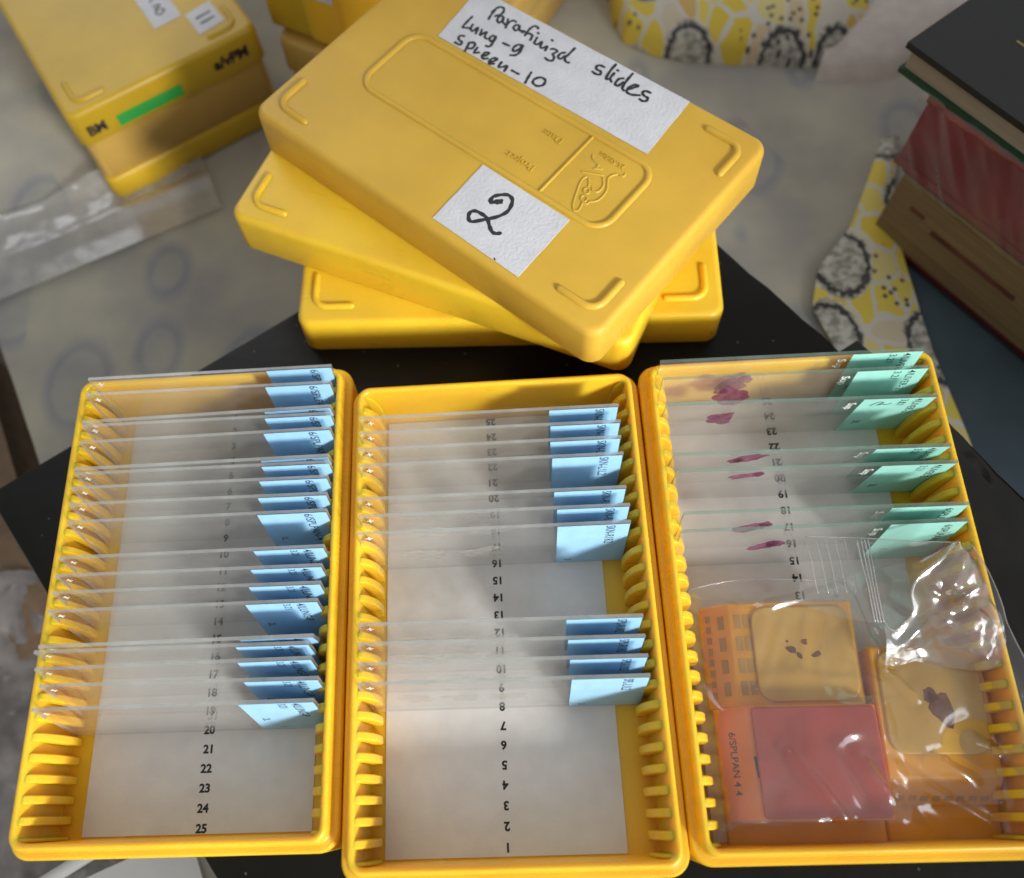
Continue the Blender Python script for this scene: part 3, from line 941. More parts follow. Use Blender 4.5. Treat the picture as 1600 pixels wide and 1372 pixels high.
GL = {}
def place_slide(tray, xc, yt, yaw, slot, kind, texts, label, group, tissue=None, white=None):
    tx, ty, ta = TRAYS[tray]
    sg = -1 if tray == 'L' else 1
    yb = sg*((slot-13)*PIT+OFF)
    # the plate rests in its slot and leans within the play it has
    lean = math.asin(max(-0.35, min(0.35, (yt-yb)/25.4)))
    c, s = math.cos(ta), math.sin(ta)
    wx, wy = tx+c*xc-s*yb, ty+s*xc+c*yb
    if kind not in GL:
        ob = slide_mesh(kind).build('microscope_slide', [GLASS, GLASS_EDGE if kind == 'blue' else GREEN_EDGE])
        GL[kind] = ob
    else:
        ob = GL[kind].copy(); S.collection.objects.link(ob)
    ob.location = Vector((wx, wy, 7.0))*MM
    ob.rotation_euler = Euler((-lean, 0, ta+yaw), 'XYZ')
    for k in list(ob.keys()):
        if k in ('label', 'category', 'group'): del ob[k]
    tag(ob, label, 'microscope slide', group)
    lm = MB()
    x0, x1 = LEN/2-20.0, LEN/2-0.25
    lm.box(x0, x1, -0.56, -0.505, 0.35, 25.0)
    for (txt, dx, ztop, size, sx) in texts:
        vs, fs = text_geo(txt, size, 0.008, 0.0, sx)
        ln = max(v[0] for v in vs)
        lm.add(vs, fs, 1, False, Matrix.Translation((0, 0, 0)) @ vert_text_matrix(x0+dx, ztop))
    lm.build('frosted_end', [BLUE_LABEL if kind == 'blue' else GREEN_LABEL, PRINT], ob)
    if kind == 'blue':
        pm = plus_mark().build('plus_mark', WHITE_INK, ob)
        pm.location = Vector((-LEN/2+2.9, 0, 22.9))*MM
    if white:
        wm = MB()
        vs, fs = text_geo(white, 3.4, 0.02, 0.0, 0.95)
        wm.add(vs, fs, 0, False, vert_text_matrix(x0-3.6, 23.0))
        wm.build('white_print', WHITE_INK, ob)
    if tissue:
        for (px, pz, rx, rz, ang, seed) in tissue:
            tm = MB()
            n = 26; pts = []
            for k in range(n):
                a = 2*math.pi*k/n
                r = 1+0.45*noise.noise(Vector((math.cos(a)*1.6+seed, math.sin(a)*1.6, seed)))+0.2*noise.noise(Vector((math.cos(a)*4+seed, math.sin(a)*4, seed*2)))
                dx, dz = rx*r*math.cos(a), 2.5*rz*r*math.sin(a)
                pts.append((px+dx*math.cos(ang)-dz*math.sin(ang), -0.53, pz+dx*math.sin(ang)+dz*math.cos(ang)))
            tm.add(pts, [tuple(range(n))], 0, False)
            tm.build('stained_tissue', STAIN, ob)
    return ob

ORD = ['first', 'second', 'third', 'fourth', 'fifth', 'sixth', 'seventh', 'eighth', 'ninth', 'tenth', 'eleventh', 'twelfth', 'thirteenth',
       'fourteenth', 'fifteenth', 'sixteenth', 'seventeenth', 'eighteenth', 'nineteenth']
slots_L = [1, 2, 3, 4, 5, 6, 7, 8, 9, 10, 12, 13, 14, 15, 16, 17, 18, 19, 20]
for i, (xc, yt, yaw) in enumerate(SL_L):
    if i < 10:
        t1 = [('6/SPLPAN-4', 13.2, 24.6, 3.6, 0.92), ('1L', 3.2, 11.5, 3.0, 0.8), ('S', 6.0, 3.4, 2.8, 0.8)]; w = '6/SPLPAN'
    else:
        t1 = [('4/LUNG-P', 13.8, 24.6, 3.6, 0.78), ('3.21', 10.2, 24.6, 3.0, 0.8), ('2L', 2.6, 12.0, 3.0, 0.8), ('1', 5.4, 3.6, 2.8, 0.8)]; w = '4/LUNG-P'
    place_slide('L', xc, yt, yaw, slots_L[i], 'blue', t1,
                'blue ended glass slide printed %s, %s from the back in the left tray' % (w, ORD[i]), 'blue ended slides in the left tray')
slots_M = [23, 22, 21, 20, 18, 17, 16, 11, 10, 9, 8]
for i, (xc, yt, yaw) in enumerate(SL_M):
    w = 'SKN-L1L2' if i < 4 else 'SKN-R1R2' if i < 7 else 'SPL-R1R2' if i < 9 else 'SPL-L1L2'
    t1 = [(w, 13.4, 24.5, 3.7, 0.70), ('3', 2.5, 3.0, 2.8, 0.8)]
    ob = place_slide('M', xc, yt, yaw, slots_M[i], 'blue', t1,
                     'blue ended glass slide printed %s, %s from back in the middle tray' % (w, ORD[i]), 'blue ended slides in the middle tray')
    if i >= 4:      # dried mounting medium on the plate
        for k, px in enumerate((-24, -11, 1) if i >= 7 else (-20, -3)):
            tm = MB(); n = 30; pts = []
            for q in range(n):
                a = 2*math.pi*q/n
                r = 1+0.5*noise.noise(Vector((math.cos(a)*1.8+i*3, math.sin(a)*1.8+k*5, 2.0)))
                pts.append((px+(5.0 if i >= 7 else 6.5)*r*math.cos(a), -0.52-0.004*k, 10+(i % 3)*2.0+3.4*r*math.sin(a)))
            tm.add(pts, [tuple(range(n))], 0, False)
            tm.build('dried_medium', SMEAR, ob)
slots_R = [25, 24, 23, 20, 19, 16, 15]
TIS = [[(-14.6, 10.5, 4.8, 1.5, 0.5, 1.0), (-11.0, 14.5, 2.2, 0.8, 0.3, 4.4)], [(-16.2, 14.5, 5.2, 2.0, 0.35, 2.2)], [(-20.2, 14.5, 4.2, 1.7, 0.15, 3.3)],
       [(-16.0, 21.5, 4.8, 1.0, 0.3, 5.1), (-19.5, 19.6, 2.0, 0.8, 0.2, 6.0)], [(-18.2, 20.5, 5.0, 0.8, 0.35, 7.7), (-15.0, 21.8, 1.6, 0.9, 0.1, 8.1)],
       [(-17.2, 15.0, 4.6, 1.0, 0.45, 9.4), (-13.8, 16.2, 1.8, 0.9, 0.2, 9.9)], [(-12.8, 14.2, 4.6, 0.9, 0.5, 11.0), (-10.5, 15.0, 2.6, 0.9, 0.15, 12.3)]]
for i, (xc, yt, yaw) in enumerate(SL_R):
    if i < 5:
        w = '4/LIVER-2'; t1 = [(w, 14.6, 24.6, 3.1, 0.85), ('3.21', 10.6, 24.4, 3.0, 0.9), ('3L', 2.8, 9.0, 3.0, 0.9)]
    else:
        w = '6/SPLPAN'; t1 = [(w, 14.8, 23.6, 3.1, 0.85), ('1', 3.2, 8.5, 3.0, 0.9)]
    ob = place_slide('R', xc, yt, yaw, slots_R[i], 'green', t1,
                'mint green ended slide with pink tissue, printed %s, %s from back in right tray' % (w, ORD[i]), 'green ended slides in the right tray',
                TIS[i], 'Sup')
    if i == 2:   # a pen scribble on this label
        sm = MB()
        x0 = LEN/2-20.0
        for pts in ([(3.2, 20.5), (4.6, 22.8), (6.2, 22.6), (5.0, 20.6), (6.4, 21.4), (7.4, 20.8), (8.6, 21.8)], [(10.6, 22.0), (11.6, 22.4), (12.2, 21.8)]):
            line = smooth_line([(x0+a, b) for a, b in pts], 6)
            ribbon(sm, line, 0.32, 0.60, M=Matrix(((1, 0, 0, 0), (0, 0, -1, 0), (0, 1, 0, 0), (0, 0, 0, 1))))
        sm.build('pen_scribble', INK, ob)

# ------------------------------------------------------------------ lids stacked behind the trays
LH = 15.4
def lid_shell(mat, parent, h=LH):
    mb = MB()
    R = [(69.0, 42.3, 3.6, h-1.8), (69.1, 42.4, 3.6, 0.3), (69.4, 42.7, 4, 0.0), (70.5, 43.8, 5, 0.0), (70.75, 44.0, 5, 0.35), (70.4, 43.65, 4.9, h-2.6), (70.25, 43.5, 4.8, h-1.7),
         (69.9, 43.15, 4.6, h-0.85), (69.35, 42.6, 4.3, h-0.28), (68.7, 41.95, 4.0, h-0.04), (68.0, 41.3, 3.6, h)]
    mb.loft([rrect(a, b, r, z, 8) for a, b, r, z in R])
    return mb.build('lid_shell', mat, parent, 50)

def lid_details(parent, mat, h=LH, marks=True, panel=True):
    if marks:
        for sx in (-1, 1):
            for sy in (-1, 1):
                mb = MB()
                pts = [Vector((sx*64.5, sy*24.6, 0)), Vector((sx*64.5, sy*31.0, 0))]
                for k in range(7):
                    a = math.radians(90*k/6)
                    pts.append(Vector((sx*(60.2+4.3*math.cos(a)), sy*(32.4+4.3*math.sin(a)), 0)))
                pts += [Vector((sx*56, sy*36.7, 0)), Vector((sx*52.0, sy*36.7, 0))]
                ridge(mb, pts, 2.4, 1.15, h)
                mb.build('corner_ridge', mat, parent, 60)
    if panel:
        mb = MB()
        ring = [Vector(p) for p in rrect(49.2, 14.1, 6.2, 0, 8)]
        ridge(mb, ring, 2.1, 0.8, h, closed=True)
        ridge(mb, [Vector((25.7, -13.2, 0)), Vector((25.7, 13.2, 0))], 1.0, 0.6, h)
        mb.build('panel_frame', mat, parent, 60)

def embossed(parent, mat, h=LH):
    mb = MB()
    for s, x, y, sz in (('Project:', 13.4, -7.3, 3.6), ('Date:', 15.4, 5.9, 3.6), ('25 Slides', 36.2, 9.3, 2.7)):
        put_text(mb, s, sz, Matrix.Translation((x, y, h+0.12)) @ rot2(math.pi), extrude=0.2, center=True)
    mb.build('raised_lettering', mat, parent)
    mb = MB()
    for k, s_ in enumerate(LOGO):
        ridge(mb, smooth_line(s_, 4), 0.75, 0.38, h, n=4)
    mb.build('raised_microscope_emblem', mat, parent, 60)

LID_POSE = [(7.196, 139.611, 0.05, -0.0455), (-3.58, 143.238, LH+0.12, -0.4389), (6.69, 147.57, 2*LH+0.25, -0.7328)]
LID_LAB = ['yellow box lid lying at the bottom of the stack on the black box',
           'bright yellow box lid turned askew between two other lids',
           'top yellow box lid carrying two handwritten white paper labels']
LIDS = []
for k, (x, y, z, a) in enumerate(LID_POSE):
    root = empty('box_lid', (x, y, z), (0, 0, a))
    tag(root, LID_LAB[k], 'box lid', 'lids stacked behind the trays')
    m = YELLOW_LID if k == 2 else YELLOW
    lid_shell(m, root)
    lid_details(root, m)
    if k == 2: embossed(root, m)
    LIDS.append(root)

def paper_label(parent, name, corners, z, strokes, w, seeds=0, last_w=None):
    mb = MB()
    # slightly irregular scissors-cut outline
    outline = []
    n = 14
    for i in range(4):
        a, b = corners[i], corners[(i+1) % 4]
        for k in range(n):
            t_ = k/n
            x = a[0]+(b[0]-a[0])*t_; y = a[1]+(b[1]-a[1])*t_
            wv = 0.18*noise.noise(Vector((x*0.2+seeds, y*0.2, i)))*(4*t_*(1-t_))
            outline.append((x+wv, y+wv))
    bot_ = [(x, y, z) for x, y in outline]; top_ = [(x, y, z+0.22) for x, y in outline]
    mb.loft([bot_, top_], smooth=False)
    ob = mb.build(name, TEXTURED_PAPER, parent)
    sm = MB()
    for k, s_ in enumerate(strokes):
        ribbon(sm, smooth_line(s_, 6), last_w if last_w and k == len(strokes)-1 else w, z+0.235+0.002*k, seed=k)
    sm.build('handwriting', INK, ob)
    return ob

# keep the long sides of the paper clear of the raised frame (it lies beside it)
paper_label(LIDS[2], 'paper_label', [(-41.6, 16.9), (42.9, 17.6), (41.2, 42.3), (-44.6, 41.7)], LH+0.03, HAND, 0.9)
paper_label(LIDS[2], 'paper_label', [(6.3, -40.2), (40.0, -41.0), (39.4, -16.0), (5.4, -15.6)], LH+0.03, TWO, 1.25, 3.0, 0.5)

# ------------------------------------------------------------------ tissue cassettes and the zip bag in the right tray
def cassette(name, label, loc, rot, body, wax, top, text=None, specks=(), h=6.5, wax_h=0.7, panel=False, rows=4):
    root = empty(name, loc, rot)
    tag(root, label, 'tissue cassette', 'cassettes in the zip bag')
    mb = MB()
    # tray of the cassette: sloped writing face at -x
    xs = [(-20.0, 1.2), (-19.6, 1.9), (-13.6, h-0.3), (-13.0, h), (19.4, h), (20.0, h-0.6)]
    prof = [(-20.0, 0.0)]+xs+[(20.0, 0.0)]
    rings = []
    for yy, ins in ((-14.2, 0.5), (-13.8, 0.0), (13.8, 0.0), (14.2, 0.5)):
        rings.append([(x*(1-ins*0.015), yy, max(0, z-ins*0.7)) for x, z in prof][::-1])
    mb.loft(rings, smooth=False)
    mb.build('cassette_body', body, root)
    if not panel:
        # rows of perforations on the sloped end
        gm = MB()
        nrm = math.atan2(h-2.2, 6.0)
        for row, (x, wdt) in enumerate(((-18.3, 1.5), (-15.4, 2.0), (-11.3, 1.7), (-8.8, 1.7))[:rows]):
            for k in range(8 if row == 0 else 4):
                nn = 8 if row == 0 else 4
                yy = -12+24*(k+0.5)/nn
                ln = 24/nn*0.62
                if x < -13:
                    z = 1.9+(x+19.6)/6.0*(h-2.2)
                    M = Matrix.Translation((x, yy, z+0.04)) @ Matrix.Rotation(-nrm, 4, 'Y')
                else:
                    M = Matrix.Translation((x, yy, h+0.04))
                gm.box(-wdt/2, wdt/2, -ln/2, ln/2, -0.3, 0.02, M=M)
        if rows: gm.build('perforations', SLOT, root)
        if rows == 0: return root
        wm = MB()
        rbox(wm, 13.4, 12.8, 0, wax_h, 4.2, 0.55, M=Matrix.Translation((5.6, 0.0, h)))
        wb = wm.build('wax_block', wax, root, 50)
        for (sx, sy, rx, ry, ang, sd_) in specks:
            tm = MB(); n = 18; pts = []
            for k in range(n):
                a = 2*math.pi*k/n
                r = 1+0.5*noise.noise(Vector((math.cos(a)*1.5+sd_, math.sin(a)*1.5, sd_)))
                dx, dy = rx*r*math.cos(a), ry*r*math.sin(a)
                pts.append((5.6+sx+dx*math.cos(ang)-dy*math.sin(ang), sy+dx*math.sin(ang)+dy*math.cos(ang)))
            tm.loft([[(x, y, h+wax_h-0.2) for x, y in pts], [(x, y, h+wax_h+0.05) for x, y in pts]], smooth=False)
            tm.build('tissue_specimen', SPECIMEN, wb)
    else:
        wm = MB()
        rbox(wm, 15.9, 13.7, 0, 0.9, 1.2, 0.5, M=Matrix.Translation((3.6, 0.0, h)))
        wm.build('red_wax_sheet', wax, root, 50)
        tm = MB()
        tm.box(-0.4, 0.4, -2.6, 2.6, 0, 0.08, M=Matrix.Translation((-12.4, -1.2, h+0.01)) @ rot2(0.08))
        tm.build('pen_dash', INK, root)
    if text:
        tm = MB()
        ang = math.atan2(h-2.2, 6.0)
        vs, fs = text_geo(text, 3.0, 0.02, 0.0, 0.92)
        ln = max(v[0] for v in vs)
        M = Matrix.Translation((-16.9, 0, 1.9+(2.7)/6.0*(h-2.2)+0.08)) @ Matrix.Rotation(-ang, 4, 'Y') @ rot2(-math.pi/2)
        tm.add([(v[0]-ln/2, v[1]-1.0, v[2]) for v in vs], fs, 0, False, M)
        tm.build('printed_text', PRINT, root)
    return root

R_ = math.radians
cassette('tissue_cassette', 'orange cassette with small dark specks in tan wax', (75.5, -15.6, 9.2), (R_(2), 0, R_(-1)), ORANGE, WAX, 0,
         specks=((-3.5, 0.9, 1.5, 0.8, -0.4, 1.0), (-1.6, -0.6, 1.0, 0.6, -0.9, 2.0), (0.2, 3.0, 0.9, 0.8, 0.3, 3.0), (3.0, -0.4, 1.6, 0.6, 0.4, 4.0), (-4.4, 3.2, 0.4, 0.3, 0, 5.0)), h=8.0)
cassette('tissue_cassette', 'orange cassette topped by a smooth dark red wax sheet', (75.6, -44.2, 11.5), (R_(-1), R_(1), R_(-1)), RED_BODY, RED_WAX, 0,
         text='6/SPLPAN 4 4', panel=True, h=9.0)
cassette('tissue_cassette', 'orange cassette with one large dark oval specimen in tan wax', (111.0, -35.5, 11.3), (R_(0), R_(-1), R_(88)), ORANGE, WAX, 0,
         specks=((-1.6, -1.6, 4.6, 2.7, 0.35, 6.0), (1.6, 0.6, 2.4, 1.7, 0.4, 7.5)), h=7.5, rows=1)
cassette('tissue_cassette', 'plain orange cassette lying underneath the red topped cassette', (76.5, -50.3, 7.1), (0, 0, R_(-1.5)), ORANGE, ORANGE, 0, h=4.0, panel=False, wax_h=0.3, rows=0)

cassette('tissue_cassette', 'plain orange cassette lying underneath the cassette with the large oval specimen', (111.2, -45.2, 7.1), (0, 0, R_(90)), ORANGE, ORANGE, 0, h=4.0, rows=0)

bag = empty('zip_bag', (87, -25, 7))
tag(bag, 'clear zip bag holding cassettes, crumpled over the right tray', 'plastic bag')
OFFB = Vector((87, -25, 7))
def tent(x, y, cx, cy_, hx, hy, top, sl):
    dx = max(0.0, abs(x-cx)-hx); dy = max(0.0, abs(y-cy_)-hy)
    return top-sl*math.hypot(dx, dy)
def seg_d(x, y, a, b):
    ax, ay = a; bx, by = b
    t_ = ((x-ax)*(bx-ax)+(y-ay)*(by-ay))/max(1e-6, (bx-ax)**2+(by-ay)**2)
    tc = max(0.0, min(1.0, t_))
    return math.hypot(x-ax-(bx-ax)*tc, y-ay-(by-ay)*tc), tc
CA = [(2.6, 1.1), (3.0, 1.0), (2.0, .9), (1.6, 1.1), (1.8, 1.2), (2.8, 1.8), (1.7, 1.4), (2.4, 1.5), (4.0, 2.4), (1.0, .8), (0.7, 1.1), (0.6, 1.0), (1.0, .9), (1.5, 1.0)]
def bag_z(x, y):
    z = max(tent(x, y, 75.5, -15.6, 19.5, 13.5, 20.2, 0.55), tent(x, y, 75.6, -44.2, 19.5, 13.5, 23.6, 0.6),
            tent(x, y, 111, -35.5, 13.5, 19.5, 20.6, 0.5), 10.5)
    if x > 119: z = max(z, 12+17.8*min(1, (x-119)/7.5)**1.5)
    if x > 130.5: z -= 0.9*(x-130.5)
    if x < 53.5: z = min(z, 19+ (x-49)*0.6)
    for (a, b), (am, w) in zip(CREASES, CA):
        d, tc = seg_d(x, y, a, b)
        z += am*math.exp(-(d/w)**2)*(0.35+0.65*math.sin(math.pi*min(1, max(0, tc)))) - 0.3*am*math.exp(-((d-2.2*w)/w)**2)
    z += 0.5*nz(x, y, 0.09, 1.0)+2.0*(facet(x, y, 11.0, 2.0)-0.5)+0.8*(facet(x, y, 4.6, 6.0)-0.5)
    return z
mb = MB()
TL, TR, BR, BL = (52.0, 2.5), (126.2, 9.0), (135.5, -66.0), (49.8, -64.2)
G = 150
H_ = {}
def bp(u, v):
    x = (TL[0]*(1-u)+TR[0]*u)*(1-v)+(BL[0]*(1-u)+BR[0]*u)*v
    y = (TL[1]*(1-u)+TR[1]*u)*(1-v)+(BL[1]*(1-u)+BR[1]*u)*v
    y += 1.5*math.sin(u*9)*(1-v)**6 - 1.2*math.sin(u*7+1)*v**8
    return x, y
hs = [[bag_z(*bp(i/G, j/G)) for i in range(G+1)] for j in range(G+1)]
for _ in range(2):
    hs = [[(hs[j][i]*2+hs[max(0, j-1)][i]+hs[min(G, j+1)][i]+hs[j][max(0, i-1)]+hs[j][min(G, i+1)])/6 for i in range(G+1)] for j in range(G+1)]
def f(u, v):
    x, y = bp(u, v)
    return Vector((x, y, hs[round(v*G)][round(u*G)]))-OFFB
grid(mb, G, G, f)
mb.build('bag_film', FILM, bag, 180)
BORDER = [(i, G) for i in range(0, G+1, 6)]+[(G, j) for j in range(G, -1, -6)]
BORDER2 = [(i, 0) for i in range(0, 96, 6)]

def wire(parent, name, pts, r, mat, sub=5):
    """thin rolled edge of the film"""
    P = [Vector(p) for p in pts]
    cu = []
    n = len(P)
    for i in range(n-1):
        p0 = P[i-1] if i else P[0]*2-P[1]
        p3 = P[i+2] if i+2 < n else P[-1]*2-P[-2]
        for k in range(sub):
            t_ = k/sub
            cu.append(0.5*((2*P[i])+(P[i+1]-p0)*t_+(2*p0-5*P[i]+4*P[i+1]-p3)*t_*t_+(3*P[i]-p0-3*P[i+1]+p3)*t_**3))
    cu.append(P[-1])
    m_ = MB(); rings = []
    for i, p in enumerate(cu):
        t_ = (cu[min(i+1, len(cu)-1)]-cu[max(i-1, 0)]).normalized()
        a = t_.cross(Vector((0, 0, 1))).normalized(); b = a.cross(t_)
        rings.append([p+a*r*math.cos(q*math.pi/3)+b*r*math.sin(q*math.pi/3)-OFFB for q in range(6)])
    m_.loft(rings)
    return m_.build(name, mat, parent, 180)

for bd, rr in ((BORDER, 0.16), (BORDER2, 0.13)):
    pts_ = []
    for (i, j) in bd:
        x, y = bp(i/G, j/G); pts_.append((x, y, hs[j][i]+0.1))
    wire(bag, 'bag_edge', pts_, rr, FILM_EDGE, 3)
# the bag's mouth with its zip track, standing up against the last slides
MOUTH3 = [(116.7, 7.1, 38.0), (113.3, 3.2, 36.5), (107.3, -1.1, 34.0), (105.9, -4.7, 32.0), (106.4, -8.5, 30.0), (104.6, -10.9, 28.2), (102.2, -12.7, 27.0), (100.5, -11.9, 26.8), (99.5, -9.1, 26.6)]
OUTER3 = [(116.9, 7.0, 38.2), (120.2, 2.3, 35.0), (123.0, -4.4, 31.0), (124.2, -9.0, 29.0), (121.9, -13.6, 27.5), (116.1, -15.8, 27.0), (108.6, -15.3, 26.0), (103.1, -19.9, 25.0), (99.3, -20.6, 24.5)]
TOP3 = [(84.0, 14.5, 25.5), (97.7, 12.5, 28.0), (108.2, 9.9, 32.0), (116.7, 7.1, 38.0)]

def along3(pts, t):
    d = [0.0]
    for a, b in zip(pts, pts[1:]): d.append(d[-1]+math.dist(a, b))
    s = t*d[-1]
    for i in range(len(pts)-1):
        if s <= d[i+1] or i == len(pts)-2:
            k = (s-d[i])/(d[i+1]-d[i])
            return Vector(pts[i]).lerp(Vector(pts[i+1]), k)
def curve3(pts, sub=8):
    P = [Vector(p) for p in pts]; out = []
    for i in range(len(P)-1):
        p0 = P[i-1] if i else P[0]*2-P[1]
        p3 = P[i+2] if i+2 < len(P) else P[-1]*2-P[-2]
        for k in range(sub):
            t_ = k/sub
            out.append(0.5*((2*P[i])+(P[i+1]-p0)*t_+(2*p0-5*P[i]+4*P[i+1]-p3)*t_*t_+(3*P[i]-p0-3*P[i+1]+p3)*t_**3))
    out.append(P[-1]); return out
MOUTHC = curve3(MOUTH3); OUTERC = curve3([(116.9, 7.0, 38.2), (121.6, 3.0, 35.5), (126.3, -5.0, 31.0), (128.6, -16.0, 28.9), (125.5, -23.0, 25.0), (117.0, -22.0, 21.0), (109.0, -20.0, 21.5), (103.1, -21.0, 22.5), (99.3, -20.9, 23.5)]); TOPC = curve3(TOP3)
LOWC = curve3([(79.4, -3.5, 23.5), (88, -7.5, 24.5), (97.2, -10.5, 26.6)])+MOUTHC[::-1]
mb = MB()
def f(u, v):
    a = along3(TOPC, u); b = along3(LOWC, u)
    p = a.lerp(b, v)
    z = 1.1*math.sin(v*3.1+u*4)*math.sin(math.pi*v)+0.35*nz(p.x, p.y, 0.25, 6.0)
    for xc, am in ((96.6, 0.8), (98.2, 1.0), (99.7, 0.7)):
        z += am*math.exp(-((p.x-xc)/0.42)**2)
    return p+Vector((0, 0, z*min(1, 6*v)*min(1, 6*(1-v))))-OFFB
grid(mb, 120, 50, f)
mb.build('bag_mouth', FILM, bag, 180)
# the outer lip of the mouth: curled back, with a star of creases that catches the window
STAR = (116.5, -6.5)
SPOKES = [(117, 3), (125, -3), (124, -12), (112, -14), (101, -18), (107, -3)]
mb = MB()
def f(u, v):
    a = along3(MOUTHC, u); b = along3(OUTERC, u)
    p = a.lerp(b, v)
    z = 2.2*math.sin(v*math.pi)*(0.6+0.4*math.sin(u*6))+3.2*(facet(p.x, p.y, 6.5, 1.0)-0.5)+1.2*(facet(p.x, p.y, 2.8, 4.0)-0.5)
    for k, q in enumerate(SPOKES):
        d, tc = seg_d(p.x, p.y, STAR, q)
        z += (1.2 if k % 2 else 0.6)*math.exp(-(d/1.0)**2)*(1-0.6*tc)-0.25*math.exp(-((d-3.4)/1.6)**2)
    return p+Vector((0, 0, z*min(1, 7*v)))-OFFB
grid(mb, 110, 60, f)
mb.build('bag_lip', FILM_LIP, bag, 180)
wire(bag, 'bag_edge', [tuple(p+Vector((0, 0, 0.1))) for p in MOUTHC[::4]], 0.30, FILM_EDGE, 4)
wire(bag, 'bag_edge', [tuple(p+Vector((0, 0, 0.05))) for p in TOPC[::4]], 0.16, FILM_EDGE, 4)
for x0, x1, dz in ((96.4, 96.9, 0.5), (97.4, 97.6, 0.6), (98.3, 98.3, 0.7), (99.2, 99.1, 0.6)):
    wire(bag, 'zip_track', [(x0, 11.6, 28.2+dz), (x0+0.05, 6.0, 28.0+dz), (x1, 0.0, 27.8+dz), (x1+0.2, -6.0, 27.2+dz), (x1+0.4, -10.5, 26.6+dz)], 0.2, FILM_EDGE)
for x in (83.5, 86.2, 88.6, 91.0, 93.4):
    wire(bag, 'film_crease', [(x, 12.4, 26.6+(x-83)*0.12), (x+0.35, 7.5, 27.2), (x+0.5, 2.5, 27.0), (x+0.9, -2.0, 26.4)], 0.10, FILM_EDGE)

# ------------------------------------------------------------------ closed slide boxes stacked further back
def slide_box(label, loc, rot, mat_lid, mat_base, base_h=21.0, lid_h=15.6):
    root = empty('slide_box', loc, rot)
    tag(root, label, 'slide box', 'closed slide boxes at the back')
    mb = MB()
    rbox(mb, 69.2, 42.7, 0.0, base_h, 5, 1.2, n=6, e0=0.8)
    mb.build('base', mat_base, root, 50)
    lid = empty('lid', (0, 0, base_h-0.2)); lid.parent = root
    sh = lid_shell(mat_lid, lid, lid_h)
    return root, lid

UL_Z = -34.0
ul_rot = R_(120.4)
def ul_box(z, off=(0, 0)): return (-166+off[0], 293.6+off[1], z)
third = empty('box_lid', (-166.5, 294.2, ZC+1.2), (0, 0, ul_rot))
tag(third, 'olive yellow lid at the bottom of the far left stack', 'box lid', 'closed slide boxes at the back')
lid_shell(YELLOW_OLD, third, 11.6)
b1, l1 = slide_box('closed yellow slide box with green tape on its front, on a spare lid', ul_box(-34.0), (0, 0, ul_rot), YELLOW_OLD, TAN)
lid_details(l1, YELLOW_OLD, 15.6, True, False)
# paper labels on top (lid-local), the writing only reads as a few strokes
def small_label(parent, pts, z, strokes, w, name='paper_label'):
    return paper_label(parent, name, pts, z, strokes, w)
small_label(l1, [(-46.1, -7.4), (-46.0, -20.0), (-10.0, -20.2), (-10.2, -7.2)][::-1][::-1], 15.64,
            [[(-40, -13), (-38.5, -11.5), (-36.5, -13.5), (-38.5, -15.5), (-40, -13)], [(-36, -12), (-34.5, -15), (-33.5, -12)], [(-30.5, -12), (-28, -15.5)]], 0.8)
small_label(l1, [(-60.9, -21.8), (-59.4, -34.0), (-45.2, -33.4), (-46.6, -21.4)], 15.64, [[(-55.5, -25.0), (-55.0, -31.0)], [(-51.6, -24.6), (-51.2, -30.8)]], 1.1)
# marks on the front side (local x = -70.3 face): local y runs to the left in the picture
fm = MB()
MF = Matrix(((0, 0, -1, -70.62), (-1, 0, 0, 0), (0, 1, 0, 0), (0, 0, 0, 1)))    # text plane -> front face, reading left to right
fm.box(-25.5, 4.5, 2.2, 7.4, 0.05, 0.16, M=MF)
fm.build('green_tape', GREEN_TAPE, l1)
fm = MB()
put_text(fm, 'a/vPM', 6.6, MF @ Matrix.Translation((28.5, 7.6, 0.1)), bold=0.28, sx=1.0)
fm.build('marker_writing', INK, l1)
fm = MB()
put_text(fm, 'BM', 6.2, MF @ Matrix.Translation((-34.5, 6.2, 0.1)), bold=0.28)
fm.build('marker_writing', INK, l1)
fm = MB()
MS = Matrix(((1, 0, 0, 0), (0, 0, 1, 43.9), (0, 1, 0, 0), (0, 0, 0, 1)))
put_text(fm, 'BM', 7.0, MS @ Matrix.Translation((-56, 6.5, 0.1)) @ Matrix.Scale(-1, 4, (1, 0, 0)), bold=0.25)
fm.build('marker_writing', INK, l1)

mid_rot = R_(-30.0)
ex = Vector((math.cos(mid_rot), math.sin(mid_rot))); ey = Vector((-ex.y, ex.x))
c = Vector((-88.5, 262.5))+ex*43.0+ey*70.2
b2, l2 = slide_box('closed tan slide box lying under the upright box behind the lids', (c.x, c.y, ZC+0.6), (0, 0, mid_rot+math.pi/2), TAN, TAN)
# a box stood on its long side on top of it
up = empty('slide_box', (0, 0, 0))
tag(up, 'small yellow box standing upright with a white paper label, behind the lids', 'slide box', 'closed slide boxes at the back')
c = Vector((-90, 266.5))+ex*20.5+ey*30.6
up.location = Vector((c.x, c.y, ZC+0.6+36.6))*MM
up.rotation_euler = (0, 0, mid_rot)
mb = MB()
RZ = Matrix(((0, 0, 1, 0), (1, 0, 0, 0), (0, 1, 0, 0), (0, 0, 0, 1)))   # lay box axes: thickness along local x
Mup = Matrix.Translation((-20.5, 0, 43.8)) @ Matrix(((0, 0, 1, 0), (1, 0, 0, 0), (0, 1, 0, 0), (0, 0, 0, 1)))
rbox(mb, 30.0, 43.6, 0, 22.0, 5, 0.4, n=6, e0=0.8, M=Mup)
mb.build('base', YELLOW_OLD, up, 50)
mb = MB()
rbox(mb, 30.6, 44.0, 21.6, 40.5, 5, 2.0, n=6, e0=0.4, M=Mup)
